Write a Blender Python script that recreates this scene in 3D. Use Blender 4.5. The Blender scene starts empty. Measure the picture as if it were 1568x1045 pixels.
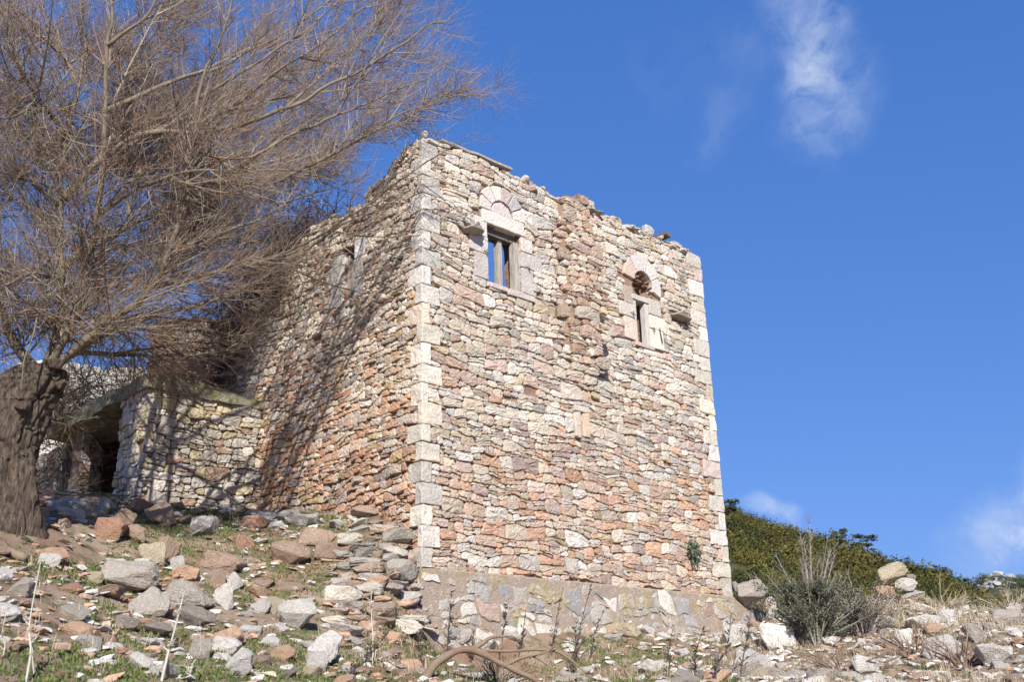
import bpy, math, random
import numpy as np
from math import sin, cos, radians, pi, hypot, atan2, sqrt
from mathutils import Matrix, Vector
random.seed(7); rng = np.random.default_rng(11)
scene = bpy.context.scene
COL = scene.collection

# ------------------------------------------------------------------ camera
F_PX, CX, CY = 1647.0, 784.0, 522.5
EYE = np.array([0., 0., 1.6])
_p = math.atan(590/1647.); _r = radians(1.72)
FW = np.array([0, cos(_p), sin(_p)]); _U0 = np.cross([1., 0, 0], FW)
RT = cos(_r)*np.array([1., 0, 0]) - sin(_r)*_U0
UP = np.cross(RT, FW)
cam = bpy.data.objects.new('camera', bpy.data.cameras.new('camera')); COL.objects.link(cam)
cam.data.sensor_width = 36; cam.data.lens = F_PX/1568*36
cam.data.clip_start = 0.1; cam.data.clip_end = 6000
cam.data.dof.use_dof = True; cam.data.dof.focus_distance = 17.5; cam.data.dof.aperture_fstop = 2.8
cam.matrix_world = Matrix(((RT[0], UP[0], -FW[0], EYE[0]), (RT[1], UP[1], -FW[1], EYE[1]), (RT[2], UP[2], -FW[2], EYE[2]), (0, 0, 0, 1)))
scene.camera = cam

# ------------------------------------------------------------------ tower frame (front wall runs along DU, left wall along DL)
AZ = radians(46.2)
DU = np.array([sin(AZ), cos(AZ), 0.]); DL = np.array([-cos(AZ), sin(AZ), 0.])
C0 = np.array([-1.4634, 16.4350, 3.8917])
def T(u, w, v): return C0 + DU*u + DL*w + np.array([0, 0, v])

# ------------------------------------------------------------------ sun and sky
SUN = -0.66*DL - 0.53*DU + np.array([0, 0, 0.55]); SUN /= np.linalg.norm(SUN)
sl = bpy.data.lights.new('sun', 'SUN'); sl.energy = 4.6; sl.angle = radians(0.53); sl.color = (1.0, 0.955, 0.88)
so = bpy.data.objects.new('sun', sl); COL.objects.link(so)
so.rotation_euler = Vector(SUN).to_track_quat('Z', 'Y').to_euler()
so.location = (0, -20, 40)
scene.view_settings.view_transform = 'Standard'; scene.view_settings.look = 'None'
scene.view_settings.exposure = 0.72; scene.view_settings.gamma = 1

world = bpy.data.worlds.new('World'); scene.world = world; world.use_nodes = True
nt = world.node_tree; nt.nodes.clear()
def N(nt, typ, **kw):
    n = nt.nodes.new(typ)
    for k, v in kw.items(): setattr(n, k, v)
    return n
def L(nt, a, b): nt.links.new(a, b)
wo = N(nt, 'ShaderNodeOutputWorld'); bg = N(nt, 'ShaderNodeBackground'); L(nt, bg.outputs[0], wo.inputs[0])
sky = N(nt, 'ShaderNodeTexSky', sky_type='NISHITA', sun_disc=False)
sky.sun_elevation = math.asin(SUN[2]); sky.sun_rotation = atan2(SUN[0], SUN[1])
sky.altitude = 500; sky.air_density = 1.0; sky.dust_density = 0.5; sky.ozone_density = 3.0
bg.inputs[1].default_value = 0.10
def ray(x, y):
    d = FW + RT*(x-CX)/F_PX - UP*(y-CY)/F_PX
    return d/np.linalg.norm(d)
# thin high clouds, laid out by direction on the sky sphere
tc = N(nt, 'ShaderNodeTexCoord')
def vmath(op, a, b=None):
    n = N(nt, 'ShaderNodeVectorMath', operation=op)
    L(nt, a, n.inputs[0])
    if b is not None:
        if hasattr(b, 'is_output'): L(nt, b, n.inputs[1])
        else: n.inputs[1].default_value = tuple(b)
    return n
def fmath(op, a, b=None, clamp=False):
    n = N(nt, 'ShaderNodeMath', operation=op); n.use_clamp = clamp
    for i, q in enumerate((a, b)):
        if q is None: continue
        if hasattr(q, 'is_output'): L(nt, q, n.inputs[i])
        else: n.inputs[i].default_value = q
    return n.outputs[0]
wn = N(nt, 'ShaderNodeTexNoise'); wn.inputs['Scale'].default_value = 9; wn.inputs['Detail'].default_value = 5
L(nt, tc.outputs['Generated'], wn.inputs['Vector'])
wv = vmath('SUBTRACT', wn.outputs['Color'], (.5, .5, .5)); wv2 = vmath('SCALE', wv.outputs[0]); wv2.inputs['Scale'].default_value = 0.10
warp = vmath('ADD', tc.outputs['Generated'], wv2.outputs[0])
def streak(p0, p1, width, amt):
    a, b = ray(*p0), ray(*p1); ax = (b-a); ln = np.linalg.norm(ax); ax = ax/ln
    d = vmath('SUBTRACT', warp.outputs[0], a)
    t = vmath('DOT_PRODUCT', d.outputs[0], ax).outputs['Value']
    tcl = N(nt, 'ShaderNodeClamp'); L(nt, t, tcl.inputs[0]); tcl.inputs[2].default_value = ln
    c = N(nt, 'ShaderNodeVectorMath', operation='SCALE'); c.inputs[0].default_value = tuple(ax); L(nt, tcl.outputs[0], c.inputs['Scale'])
    e = vmath('SUBTRACT', d.outputs[0], c.outputs[0])
    ln2 = vmath('LENGTH', e.outputs[0]).outputs['Value']
    m = N(nt, 'ShaderNodeMapRange', interpolation_type='SMOOTHERSTEP'); L(nt, ln2, m.inputs[0])
    m.inputs[1].default_value = width; m.inputs[2].default_value = 0; m.inputs[3].default_value = 0; m.inputs[4].default_value = amt
    return m.outputs[0]
acc = None
for s in (((1205, -40), (1255, 90), .05, .40), ((1250, 70), (1290, 165), .055, .46), ((1180, 60), (1110, 170), .045, .09), ((1000, 105), (1140, 60), .04, .06),
          ((1110, 170), (1075, 220), .03, .06), ((1610, 740), (1555, 805), .05, .8), ((1600, 800), (1520, 860), .045, .3), ((1150, 775), (1200, 790), .02, .55)):
    o = streak(*s); acc = o if acc is None else fmath('ADD', acc, o)
n2 = N(nt, 'ShaderNodeTexNoise'); n2.inputs['Scale'].default_value = 20; n2.inputs['Detail'].default_value = 9; n2.inputs['Roughness'].default_value = .66
L(nt, warp.outputs[0], n2.inputs['Vector'])
mr = N(nt, 'ShaderNodeMapRange'); L(nt, n2.outputs[0], mr.inputs[0]); mr.inputs[1].default_value = .34; mr.inputs[2].default_value = .70
fac = fmath('MULTIPLY', acc, mr.outputs[0], True); fac = fmath('MINIMUM', fac, .8)
mx = N(nt, 'ShaderNodeMix', data_type='RGBA'); L(nt, fac, mx.inputs[0])
SKY_TINT = N(nt, 'ShaderNodeMix', data_type='RGBA', blend_type='MULTIPLY'); SKY_TINT.inputs[0].default_value = 1
sp3 = N(nt, 'ShaderNodeSeparateColor'); L(nt, sky.outputs[0], sp3.inputs[0]); cb3 = N(nt, 'ShaderNodeCombineColor')
for _i, (_k, _g) in enumerate(((.48, .70), (.99, .51), (2.375, .40))):   # deep winter blue: flatter towards the horizon than the model sky
    L(nt, fmath('MULTIPLY', fmath('POWER', sp3.outputs[_i], _g), _k), cb3.inputs[_i])
L(nt, cb3.outputs[0], SKY_TINT.inputs[6]); SKY_TINT.inputs[7].default_value = (1, 1, 1, 1)
L(nt, SKY_TINT.outputs[2], mx.inputs[6]); mx.inputs[7].default_value = (4.2, 4.8, 5.9, 1)
L(nt, mx.outputs[2], bg.inputs[0])

# ------------------------------------------------------------------ noise + mesh helpers
_G = rng.random((64, 64, 64))
def vnoise(x, y, z=0.0, s=1.0):
    x = np.asarray(x, float)*s+100; y = np.asarray(y, float)*s+100; z = np.asarray(z, float)*s+100+0*x
    xi, yi, zi = np.floor(x).astype(int), np.floor(y).astype(int), np.floor(z).astype(int)
    fx, fy, fz = x-xi, y-yi, z-zi
    fx = fx*fx*(3-2*fx); fy = fy*fy*(3-2*fy); fz = fz*fz*(3-2*fz)
    g = lambda a, b, c: _G[(xi+a) % 64, (yi+b) % 64, (zi+c) % 64]
    l = lambda a, b, t: a+(b-a)*t
    return l(l(l(g(0,0,0), g(1,0,0), fx), l(g(0,1,0), g(1,1,0), fx), fy), l(l(g(0,0,1), g(1,0,1), fx), l(g(0,1,1), g(1,1,1), fx), fy), fz)*2-1
def fbm(x, y, z=0.0, s=1.0, o=4):
    r = 0; a = 1; t = 0
    for i in range(o): r = r+a*vnoise(x, y, z, s*2**i); t += a; a *= .5
    return r/t
def sstep(a, b, x):
    t = np.clip((np.asarray(x, float)-a)/(b-a), 0, 1); return t*t*(3-2*t)

class MB:
    def __init__(s): s.v = []; s.c = []; s.f = []; s.n = 0
    def add(s, V, F, col):
        V = np.asarray(V, float); col = np.asarray(col, float)
        if col.ndim == 1: col = np.tile(col, (len(V), 1))
        s.v.append(V); s.c.append(col)
        if isinstance(F, np.ndarray):
            s.f.append(F+s.n)
        else:
            for f in F: s.f.append(tuple(i+s.n for i in f))
        s.n += len(V)
    def mesh(s, name, smooth=False):
        V = np.concatenate(s.v); Cc = np.concatenate(s.c)
        loops = []; tot = []
        for f in s.f:
            if isinstance(f, np.ndarray): loops.append(f.ravel()); tot.append(np.full(len(f), f.shape[1]))
            else: loops.append(np.array(f)); tot.append(np.array([len(f)]))
        loops = np.concatenate(loops).astype(np.int32); tot = np.concatenate(tot).astype(np.int32)
        me = bpy.data.meshes.new(name)
        me.vertices.add(len(V)); me.vertices.foreach_set('co', V.ravel().astype(np.float32))
        me.loops.add(len(loops)); me.loops.foreach_set('vertex_index', loops)
        me.polygons.add(len(tot)); st = np.concatenate([[0], np.cumsum(tot)[:-1]]).astype(np.int32)
        me.polygons.foreach_set('loop_start', st); me.polygons.foreach_set('loop_total', tot)
        me.polygons.foreach_set('use_smooth', np.full(len(tot), bool(smooth)))
        a = me.color_attributes.new('Col', 'FLOAT_COLOR', 'POINT')
        a.data.foreach_set('color', np.concatenate([Cc, np.ones((len(Cc), 1))], 1).ravel().astype(np.float32))
        me.update(calc_edges=True); me.validate()
        return me
def link(name, data, mat=None, parent=None):
    o = bpy.data.objects.new(name, data); COL.objects.link(o)
    if mat is not None:
        data.materials.clear(); data.materials.append(mat)
    if parent is not None: o.parent = parent
    return o
def tag(o, label, cat, group=None, kind=None):
    if label: o['label'] = label
    if cat: o['category'] = cat
    if group: o['group'] = group
    if kind: o['kind'] = kind
    return o
def empty(name, loc=(0, 0, 0), rz=0):
    o = bpy.data.objects.new(name, None); COL.objects.link(o); o.location = loc; o.rotation_euler = (0, 0, rz); o.empty_display_size = .3
    return o

# ------------------------------------------------------------------ materials
def material(name, fn, rough=.9):
    m = bpy.data.materials.new(name); m.use_nodes = True; t = m.node_tree; t.nodes.clear()
    o = N(t, 'ShaderNodeOutputMaterial'); b = N(t, 'ShaderNodeBsdfPrincipled'); L(t, b.outputs[0], o.inputs[0])
    b.inputs['Roughness'].default_value = rough; b.inputs['Specular IOR Level'].default_value = .25
    fn(t, b); return m
def tnoise(t, vec, scale, detail=4, rough=.6):
    n = N(t, 'ShaderNodeTexNoise'); n.inputs['Scale'].default_value = scale; n.inputs['Detail'].default_value = detail; n.inputs['Roughness'].default_value = rough
    L(t, vec, n.inputs['Vector']); return n.outputs[0]
def ramp(t, fac, lo, hi, a=0., b=1.):
    m = N(t, 'ShaderNodeMapRange'); L(t, fac, m.inputs[0])
    for i, q in enumerate((lo, hi, a, b)): m.inputs[i+1].default_value = q
    return m.outputs[0]
def mix(t, fac, a, b, blend='MIX'):
    m = N(t, 'ShaderNodeMix', data_type='RGBA', blend_type=blend)
    for i, q in ((0, fac), (6, a), (7, b)):
        if hasattr(q, 'is_output'): L(t, q, m.inputs[i])
        elif i == 0: m.inputs[i].default_value = q
        else: m.inputs[i].default_value = (*q, 1)
    return m.outputs[2]
def bump(t, b, h, strength, dist=.02):
    n = N(t, 'ShaderNodeBump'); n.inputs['Strength'].default_value = strength; n.inputs['Distance'].default_value = dist
    L(t, h, n.inputs['Height']); L(t, n.outputs[0], b.inputs['Normal'])
def coords(t): return N(t, 'ShaderNodeTexCoord').outputs['Object']
def colattr(t): return N(t, 'ShaderNodeVertexColor', layer_name='Col').outputs[0]

def stone_fn(stain=(.45, .29, .2), stain_amt=.35, pale=(.68, .63, .57), pale_amt=.4, sc=1., use_obj=False, bs=.9, lo=.72, hi=1.22, bd=.03):
    def fn(t, b):
        v = coords(t); c = colattr(t)
        if use_obj:
            oi = N(t, 'ShaderNodeObjectInfo'); c = mix(t, 1., c, oi.outputs['Color'], 'MULTIPLY')
            va = N(t, 'ShaderNodeVectorMath', operation='ADD'); L(t, v, va.inputs[0])
            sc3 = N(t, 'ShaderNodeMath', operation='MULTIPLY'); L(t, oi.outputs['Random'], sc3.inputs[0]); sc3.inputs[1].default_value = 37
            L(t, sc3.outputs[0], va.inputs[1]); v = va.outputs[0]
        n1 = tnoise(t, v, 7*sc); n2 = tnoise(t, v, 38*sc, 5, .7); n3 = tnoise(t, v, 16*sc, 4)
        g = ramp(t, n2, .25, .75, lo, hi)
        m = N(t, 'ShaderNodeCombineColor'); [L(t, g, m.inputs[i]) for i in range(3)]
        c = mix(t, 1., c, m.outputs[0], 'MULTIPLY')
        c = mix(t, ramp(t, n1, .54, .72, 0, stain_amt), c, stain)
        c = mix(t, ramp(t, n3, .58, .7, 0, pale_amt), c, pale)
        L(t, c, b.inputs['Base Color'])
        vo = N(t, 'ShaderNodeTexVoronoi', feature='F1'); vo.inputs['Scale'].default_value = 26*sc; L(t, v, vo.inputs['Vector'])
        h = N(t, 'ShaderNodeMath', operation='ADD'); L(t, n2, h.inputs[0]); h2 = ramp(t, vo.outputs[0], 0, .8, 0, .0 if use_obj else .4); L(t, h2, h.inputs[1])
        bump(t, b, h.outputs[0], bs, bd)
    return fn
M_STONE = material('rubble_stone', stone_fn())
M_ROCK = material('loose_rock', stone_fn(use_obj=True, stain=(.33, .22, .15), stain_amt=.4, pale=(.62, .59, .54), bs=.8, sc=.3, lo=.66, hi=1.3, bd=.10))
M_ROCKS = material('loose_stone_bits', stone_fn(stain_amt=.25))
M_QUOIN = material('dressed_limestone', stone_fn(stain=(.5, .36, .25), stain_amt=.22, pale=(.7, .68, .64), pale_amt=.35, sc=.7, bs=.7, lo=.70, hi=1.14))
M_MUD = material('mud_mortar', lambda t, b: (L(t, mix(t, ramp(t, tnoise(t, coords(t), 9), .35, .65), colattr(t), (.42, .29, .2)), b.inputs['Base Color']), bump(t, b, tnoise(t, coords(t), 45, 6, .7), 1., .04)))
def plinth_fn(t, b):
    v = coords(t); c = colattr(t)
    c = mix(t, ramp(t, tnoise(t, v, 2.2), .52, .64, 0, .7), c, (.38, .30, .14))
    c = mix(t, ramp(t, tnoise(t, v, 14, 5, .7), .54, .64, 0, .5), c, (.62, .57, .5))
    c = mix(t, ramp(t, tnoise(t, v, 22, 5, .7), .56, .7, 0, .45), c, (.22, .19, .165))
    L(t, c, b.inputs['Base Color']); bump(t, b, tnoise(t, v, 30, 6, .7), 1., .04)
M_PLINTH = material('rendered_plinth', plinth_fn)
def wood_fn(c0, c1):
    def fn(t, b):
        v = coords(t); mp = N(t, 'ShaderNodeMapping'); mp.inputs['Scale'].default_value = (30, 30, 1.5); L(t, v, mp.inputs[0])
        n = tnoise(t, mp.outputs[0], 2, 5, .7)
        L(t, mix(t, ramp(t, n, .3, .7), c0, c1), b.inputs['Base Color']); bump(t, b, n, .8, .02)
    return fn
M_WOOD = material('weathered_wood', wood_fn((.2, .17, .14), (.5, .46, .41)))
M_PALEWOOD = material('pale_wood', wood_fn((.36, .33, .29), (.62, .58, .52)))
M_DARKWOOD = material('dark_old_wood', wood_fn((.06, .05, .045), (.22, .19, .16)))
M_IRON = material('rusty_iron', lambda t, b: L(t, mix(t, tnoise(t, coords(t), 60), (.05, .04, .04), (.16, .08, .05)), b.inputs['Base Color']), .7)
def bark_fn(t, b):
    v = coords(t); mp = N(t, 'ShaderNodeMapping'); mp.inputs['Scale'].default_value = (20, 20, 5); L(t, v, mp.inputs[0])
    n = tnoise(t, mp.outputs[0], 1.2, 6, .7); n2 = tnoise(t, v, 3)
    c = mix(t, ramp(t, n, .35, .68), (.045, .032, .024), (.27, .205, .15)); c = mix(t, ramp(t, n2, .55, .75, 0, .4), c, (.34, .28, .21))
    L(t, c, b.inputs['Base Color']); bump(t, b, n, 1., .14)
M_BARK = material('fissured_bark', bark_fn)
def branch_fn(t, b):
    n = tnoise(t, coords(t), 5, 5); c = mix(t, ramp(t, n, .4, .75), colattr(t), (.25, .215, .15)); c = mix(t, ramp(t, tnoise(t, coords(t), 30), .5, .7, 0, .5), c, (.14, .11, .08))
    L(t, c, b.inputs['Base Color']); bump(t, b, tnoise(t, coords(t), 60), .6, .01)
M_BRANCH = material('branch_bark', branch_fn)
M_VCOL = material('plant_matter', lambda t, b: L(t, mix(t, ramp(t, tnoise(t, coords(t), 14), .3, .7, 0, .35), colattr(t), (.09, .075, .05)), b.inputs['Base Color']), .8)
def leaf_fn(t, b):
    L(t, colattr(t), b.inputs['Base Color'])
M_LEAF = material('leaf', leaf_fn, .75)
def moss_fn(t, b):
    v = coords(t); c = mix(t, ramp(t, tnoise(t, v, 5, 5), .42, .6), (.3, .27, .22), (.13, .14, .05)); c = mix(t, ramp(t, tnoise(t, v, 19, 5), .52, .66, 0, .7), c, (.35, .33, .26))
    L(t, c, b.inputs['Base Color']); bump(t, b, tnoise(t, v, 25, 6, .7), 1., .05)
M_MOSS = material('mossy_slab', moss_fn)
def ground_fn(t, b):
    v = N(t, 'ShaderNodeNewGeometry').outputs['Position']
    c = mix(t, ramp(t, tnoise(t, v, 1.1, 5), .38, .62), (.31, .185, .125), (.42, .32, .235))
    c = mix(t, ramp(t, tnoise(t, v, 2.1, 6, .65), .5, .6, 0, .8), c, (.085, .105, .03))
    c = mix(t, ramp(t, tnoise(t, v, 26, 5, .7), .55, .7, 0, .7), c, (.43, .36, .28))
    c = mix(t, 1., c, mix(t, colattr(t), (1, 1, 1), (1, 1, 1)), 'MULTIPLY')
    L(t, c, b.inputs['Base Color']); bump(t, b, tnoise(t, v, 22, 7, .75), 1., .07)
M_GROUND = material('stony_soil', ground_fn, .95)
M_HILL = material('hill_soil', lambda t, b: (L(t, mix(t, ramp(t, tnoise(t, N(t, 'ShaderNodeNewGeometry').outputs['Position'], .09, 6, .7), .56, .66), (.06, .06, .022), (.42, .39, .34)), b.inputs['Base Color'])), .95)

# ------------------------------------------------------------------ ground height
def atd(x, y, d):
    r = ray(x, y); return EYE+r*d/hypot(r[0], r[1])
def T2(u, w, v): return T(u, w, v)
ctl = [atd(30, 800, 15), atd(30, 900, 12.5), atd(30, 1035, 9.5), atd(-150, 790, 14.5), atd(-150, 1000, 10), T(-2.3, 4.7, 1.42), T(-1.2, 4.6, 1.45), T(-2.4, 6, 1.8), T(-2.4, 8.6, 2.2), T(-4.5, 6, 1.6),
       T(-2.3, 11, 2.6), T(-6, 11, 2.8), T(-.2, 4.6, 1.45), T(-.2, 3, 1.3), T(-.2, 1.6, 1.0), T(-.15, .4, .55), T(3, 3, .8), T(5, 6, .8), T(.05, -.15, -1.08), T(3.1, -.12, -.80), T(5.5, -.12, -.78), T(7.1, -.12, -.80), T(9.2, -.1, -.72), T(9.5, 3, -.6),
       atd(600, 962, 15.3), atd(600, 880, 16.1), atd(520, 960, 14.7), atd(520, 860, 16.3), atd(400, 850, 16.5), atd(400, 950, 14), atd(400, 1042, 11.5), atd(200, 810, 17.2), atd(200, 900, 14.5), atd(200, 1000, 11.5), atd(620, 1040, 13),
       atd(784, 1045, 13.2), atd(1000, 1045, 14.2), atd(1200, 1045, 15), atd(1300, 960, 19.5), atd(1420, 936, 21.5), atd(1368, 918, 21.6), atd(1560, 944, 21.3), atd(1568, 940, 21.5), atd(1568, 1040, 14.5), atd(1200, 950, 21.5), atd(1750, 940, 21.5), atd(1750, 1045, 14),
       np.array([0, 0, 0.]), np.array([-5, 2, .1]), np.array([5, 2, .0]), np.array([0, 6, .55]), np.array([-6, 6, .9]), np.array([6, 6, .5]), np.array([12, 6, .3]), np.array([-12, 6, 1.]), np.array([-14, 14, 4.6]), np.array([-14, 22, 6.6]),
       np.array([6, 28, 2.2]), np.array([14, 28, 2.2]), np.array([20, 22, 2.6]), np.array([20, 10, .8]), np.array([-4, 30, 5.]), np.array([-14, 32, 6.])]
ctl = np.array(ctl)
def _phi(r): return np.where(r > 1e-9, r*r*np.log(np.maximum(r, 1e-9)), 0)
_n = len(ctl); _A = np.zeros((_n+3, _n+3)); _D = np.linalg.norm(ctl[:, None, :2]-ctl[None, :, :2], axis=2)
_A[:_n, :_n] = _phi(_D)+np.eye(_n)*.05; _A[:_n, _n] = 1; _A[:_n, _n+1:] = ctl[:, :2]; _A[_n:, :_n] = _A[:_n, _n:].T
_W = np.linalg.solve(_A, np.concatenate([ctl[:, 2], [0, 0, 0]]))
def ground(x, y, detail=True):
    x = np.atleast_1d(np.asarray(x, float)); y = np.atleast_1d(np.asarray(y, float))
    z = np.empty_like(x)
    for i in range(0, len(x), 20000):
        xs, ys = x[i:i+20000], y[i:i+20000]
        D = np.hypot(xs[:, None]-ctl[None, :, 0], ys[:, None]-ctl[None, :, 1])
        z[i:i+20000] = _phi(D)@_W[:_n]+_W[_n]+_W[_n+1]*xs+_W[_n+2]*ys
    r = np.hypot(x-1, y-14); k = sstep(15, 24, r)
    z = np.clip(z, -1, 8.5)
    far = -3-4*sstep(20, 120, r)
    z = z*(1-k)+far*k
    if detail: z = z+(.10*fbm(x, y, 0, .9, 4)+.03*vnoise(x, y, 3, 5))*(1-k)
    return z
def gz(x, y): return float(ground(x, y)[0])
def hit(px, py, d0=7., d1=40.):
    """where the view ray of a picture point meets the ground"""
    ds = np.arange(d0, d1, .05); r = ray(px, py); h = hypot(r[0], r[1])
    P = EYE+np.outer(ds/h, r); g = ground(P[:, 0], P[:, 1]); k = np.nonzero(P[:, 2] <= g)[0]
    if len(k) == 0: return None
    return P[k[0]]

def warp_axis(c, half, step, far):
    a = list(np.arange(c-half, c+half+1e-6, step)); s = step; x = a[-1]
    r = []
    while x < far: s *= 1.25; x += s; r.append(x)
    l = [2*c-q for q in r][::-1]
    return np.array(l+a+r)
gx = warp_axis(1, 13, .085, 3000); gy = warp_axis(15.5, 10, .085, 3000)
XX, YY = np.meshgrid(gx, gy); GZ = ground(XX.ravel(), YY.ravel())
def grid_faces(nx, ny):
    i = np.arange(nx*ny).reshape(ny, nx); return np.stack([i[:-1, :-1], i[:-1, 1:], i[1:, 1:], i[1:, :-1]], -1).reshape(-1, 4)
mb = MB(); mb.add(np.stack([XX.ravel(), YY.ravel(), GZ], 1), grid_faces(len(gx), len(gy)), (1, 1, 1))
tag(link('ground', mb.mesh('ground', True), M_GROUND), 'stony red-brown hillside with grass patches', None, kind='structure')

# ------------------------------------------------------------------ hills
def hill(name, sky_pts, dist, base_d, base_z, back, treeh, seedz, amp):
    px = np.array([p[0] for p in sky_pts], float); py = np.array([p[1] for p in sky_pts], float)
    az = []; el = []
    for x, y in sky_pts:
        r = ray(x, y); az.append(atan2(r[0], r[1])); el.append(r[2]/hypot(r[0], r[1]))
    az, el = np.array(az), np.array(el)
    A = np.linspace(az[0], az[-1], 260); E_ = np.interp(A, az, el)
    top = 1.6+dist*E_-treeh
    Tt = np.concatenate([np.linspace(0, 1, 70), np.linspace(1.02, 2, 20)])
    def hz(ai, t):
        zt = np.interp(ai, A, top)
        d = np.where(t < 1, base_d+(dist-base_d)*t, dist+(back)*(t-1))
        z = np.where(t < 1, base_z+(zt-base_z)*(t**.9), zt-(zt-base_z)*(t-1)*1.1)
        x, y = d*np.sin(ai), d*np.cos(ai)
        z = z+amp*fbm(x, y, seedz, .02, 4)*np.minimum(1, 4*np.abs(1-t)+.15)
        return np.stack([x, y, z], -1)
    AA, TT = np.meshgrid(A, Tt); P = hz(AA.ravel(), TT.ravel())
    m = MB(); m.add(P, grid_faces(len(A), len(Tt)), (1, 1, 1))
    o = link(name, m.mesh(name, True), M_HILL); o['kind'] = 'structure'
    return hz, (az[0], az[-1])
hz1, _ = hill('hill', [(-900, 1000), (300, 950), (700, 830), (900, 745), (1000, 735), (1060, 745), (1110, 768), (1150, 788), (1200, 802), (1240, 815), (1290, 824), (1320, 838), (1350, 850), (1400, 868), (1440, 878), (1480, 895), (1568, 925), (1700, 960), (2300, 1000)], 300, 110, -8, 160, 3.0, 5, 9)
hz2, _ = hill('far_hill', [(1300, 960), (1420, 915), (1490, 893), (1510, 876), (1525, 870), (1568, 874), (1640, 860), (1750, 880), (2000, 900), (2300, 960)], 620, 330, 0, 300, 4.0, 9, 6)

def leaf_cloud(n, size, flat=0.):
    """n random leaf quads in a unit ball, denser near the shell"""
    d = rng.normal(size=(n, 3)); d /= np.linalg.norm(d, axis=1)[:, None]
    r = rng.random(n)**.42; p = d*r[:, None]
    a = rng.normal(size=(n, 3)); a /= np.linalg.norm(a, axis=1)[:, None]
    b = np.cross(a, rng.normal(size=(n, 3))); b /= np.linalg.norm(b, axis=1)[:, None]
    s = size*(.6+.8*rng.random(n))[:, None]
    q = np.stack([p-a*s, p+b*s*.6, p+a*s, p-b*s*.6], 1)
    return q
def quads_add(mb, Q, col):
    n = len(Q); mb.add(Q.reshape(-1, 3), np.arange(n*4).reshape(n, 4), np.repeat(col, 4, 0))
def bush_quads(variant_n=10, nl=340):
    out = []
    for k in range(variant_n):
        qs = []
        for j in range(random.randint(3, 6)):
            c = np.array([random.uniform(-.55, .55), random.uniform(-.55, .55), random.uniform(.0, .75)]); r = random.uniform(.35, .65)
            qs.append(leaf_cloud(nl//4, .13)*r*np.array([1, 1, .9])+c)
        out.append(np.concatenate(qs))
    return out
BV = bush_quads()
GREEN = np.array([[.10, .098, .022], [.135, .12, .024], [.065, .075, .018], [.155, .13, .03], [.055, .065, .018], [.115, .10, .03]])*.82
mb = MB()
for k in range(2600):
    az = radians(random.uniform(8, 40)); t = random.random()**.8
    if k < 420: t = random.uniform(.97, 1.01)
    elif k < 900: t = random.uniform(.0, .5)
    P = hz1(np.array([az]), np.array([t]))[0]
    s = random.uniform(1.5, 4.4)*(1.2 if vnoise(P[0], P[1], 0, .03) > 0 else .8)
    if vnoise(P[0], P[1], 9, .05) > .62: continue
    c = GREEN[int(abs(vnoise(P[0], P[1], 4, .06))*9+random.random()*2) % 6]*random.uniform(.55, 1.25)
    Q = BV[k % 10]; a = random.random()*6.3; R = np.array([[cos(a), -sin(a), 0], [sin(a), cos(a), 0], [0, 0, 1]])
    Q = (Q@R.T)*s*np.array([1, 1, random.uniform(.8, 1.25)])+P
    quads_add(mb, Q, c*(0.75+.5*rng.random((len(Q), 1))))
tag(link('hillside_scrub', mb.mesh('hillside_scrub'), M_LEAF), 'dense olive green maquis scrub covering the hillside', 'scrub', kind='stuff')
mb = MB()
for k in range(1500):
    az = radians(random.uniform(19, 42)); t = random.uniform(.15, 1.0)
    if k < 150: t = random.uniform(.97, 1.01)
    P = hz2(np.array([az]), np.array([t]))[0]
    if vnoise(P[0], P[1], 2, .03) > .05+.3*(k % 3 == 0): continue
    s = random.uniform(2.2, 4.5); Q = BV[k % 10]*s+P
    quads_add(mb, Q, np.array([.075, .085, .045])*random.uniform(.8, 1.2)*(0.75+.5*rng.random((len(Q), 1))))
tag(link('far_scrub', mb.mesh('far_scrub'), M_LEAF), 'grey green scrub on the far rocky hilltop', 'scrub', kind='stuff')
#TREES_ON_SKYLINE
def skyline_tree(px, h, name, label, flat=1.0, seed=0):
    r = ray(px, 800); az = atan2(r[0], r[1]); P = hz1(np.array([az]), np.array([.985]))[0]
    root = empty(name, P); tag(root, label, 'tree', 'trees on the hill skyline')
    m = MB(); tube(m, [(0, 0, -1), (.1, 0, h*.4), (0, .1, h*.8)], [.18, .14, .05], 6, (.1, .075, .05)); link('trunk', m.mesh('trunk'), M_VCOL, root)
    m = MB(); rs = random.Random(seed)
    for j in range(16):
        c = np.array([rs.uniform(-.32, .32)*h, rs.uniform(-.32, .32)*h, h*rs.uniform(.42, 1.0)]); rr = h*rs.uniform(.10, .2)
        Q = leaf_cloud(60, .3)*rr*np.array([1.2, 1.2, .7*flat])+c
        quads_add(m, Q, np.array([.07, .082, .027])*rs.uniform(.7, 1.3)*(0.75+.5*rng.random((len(Q), 1))))
    link('crown', m.mesh('crown'), M_LEAF, root)

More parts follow.
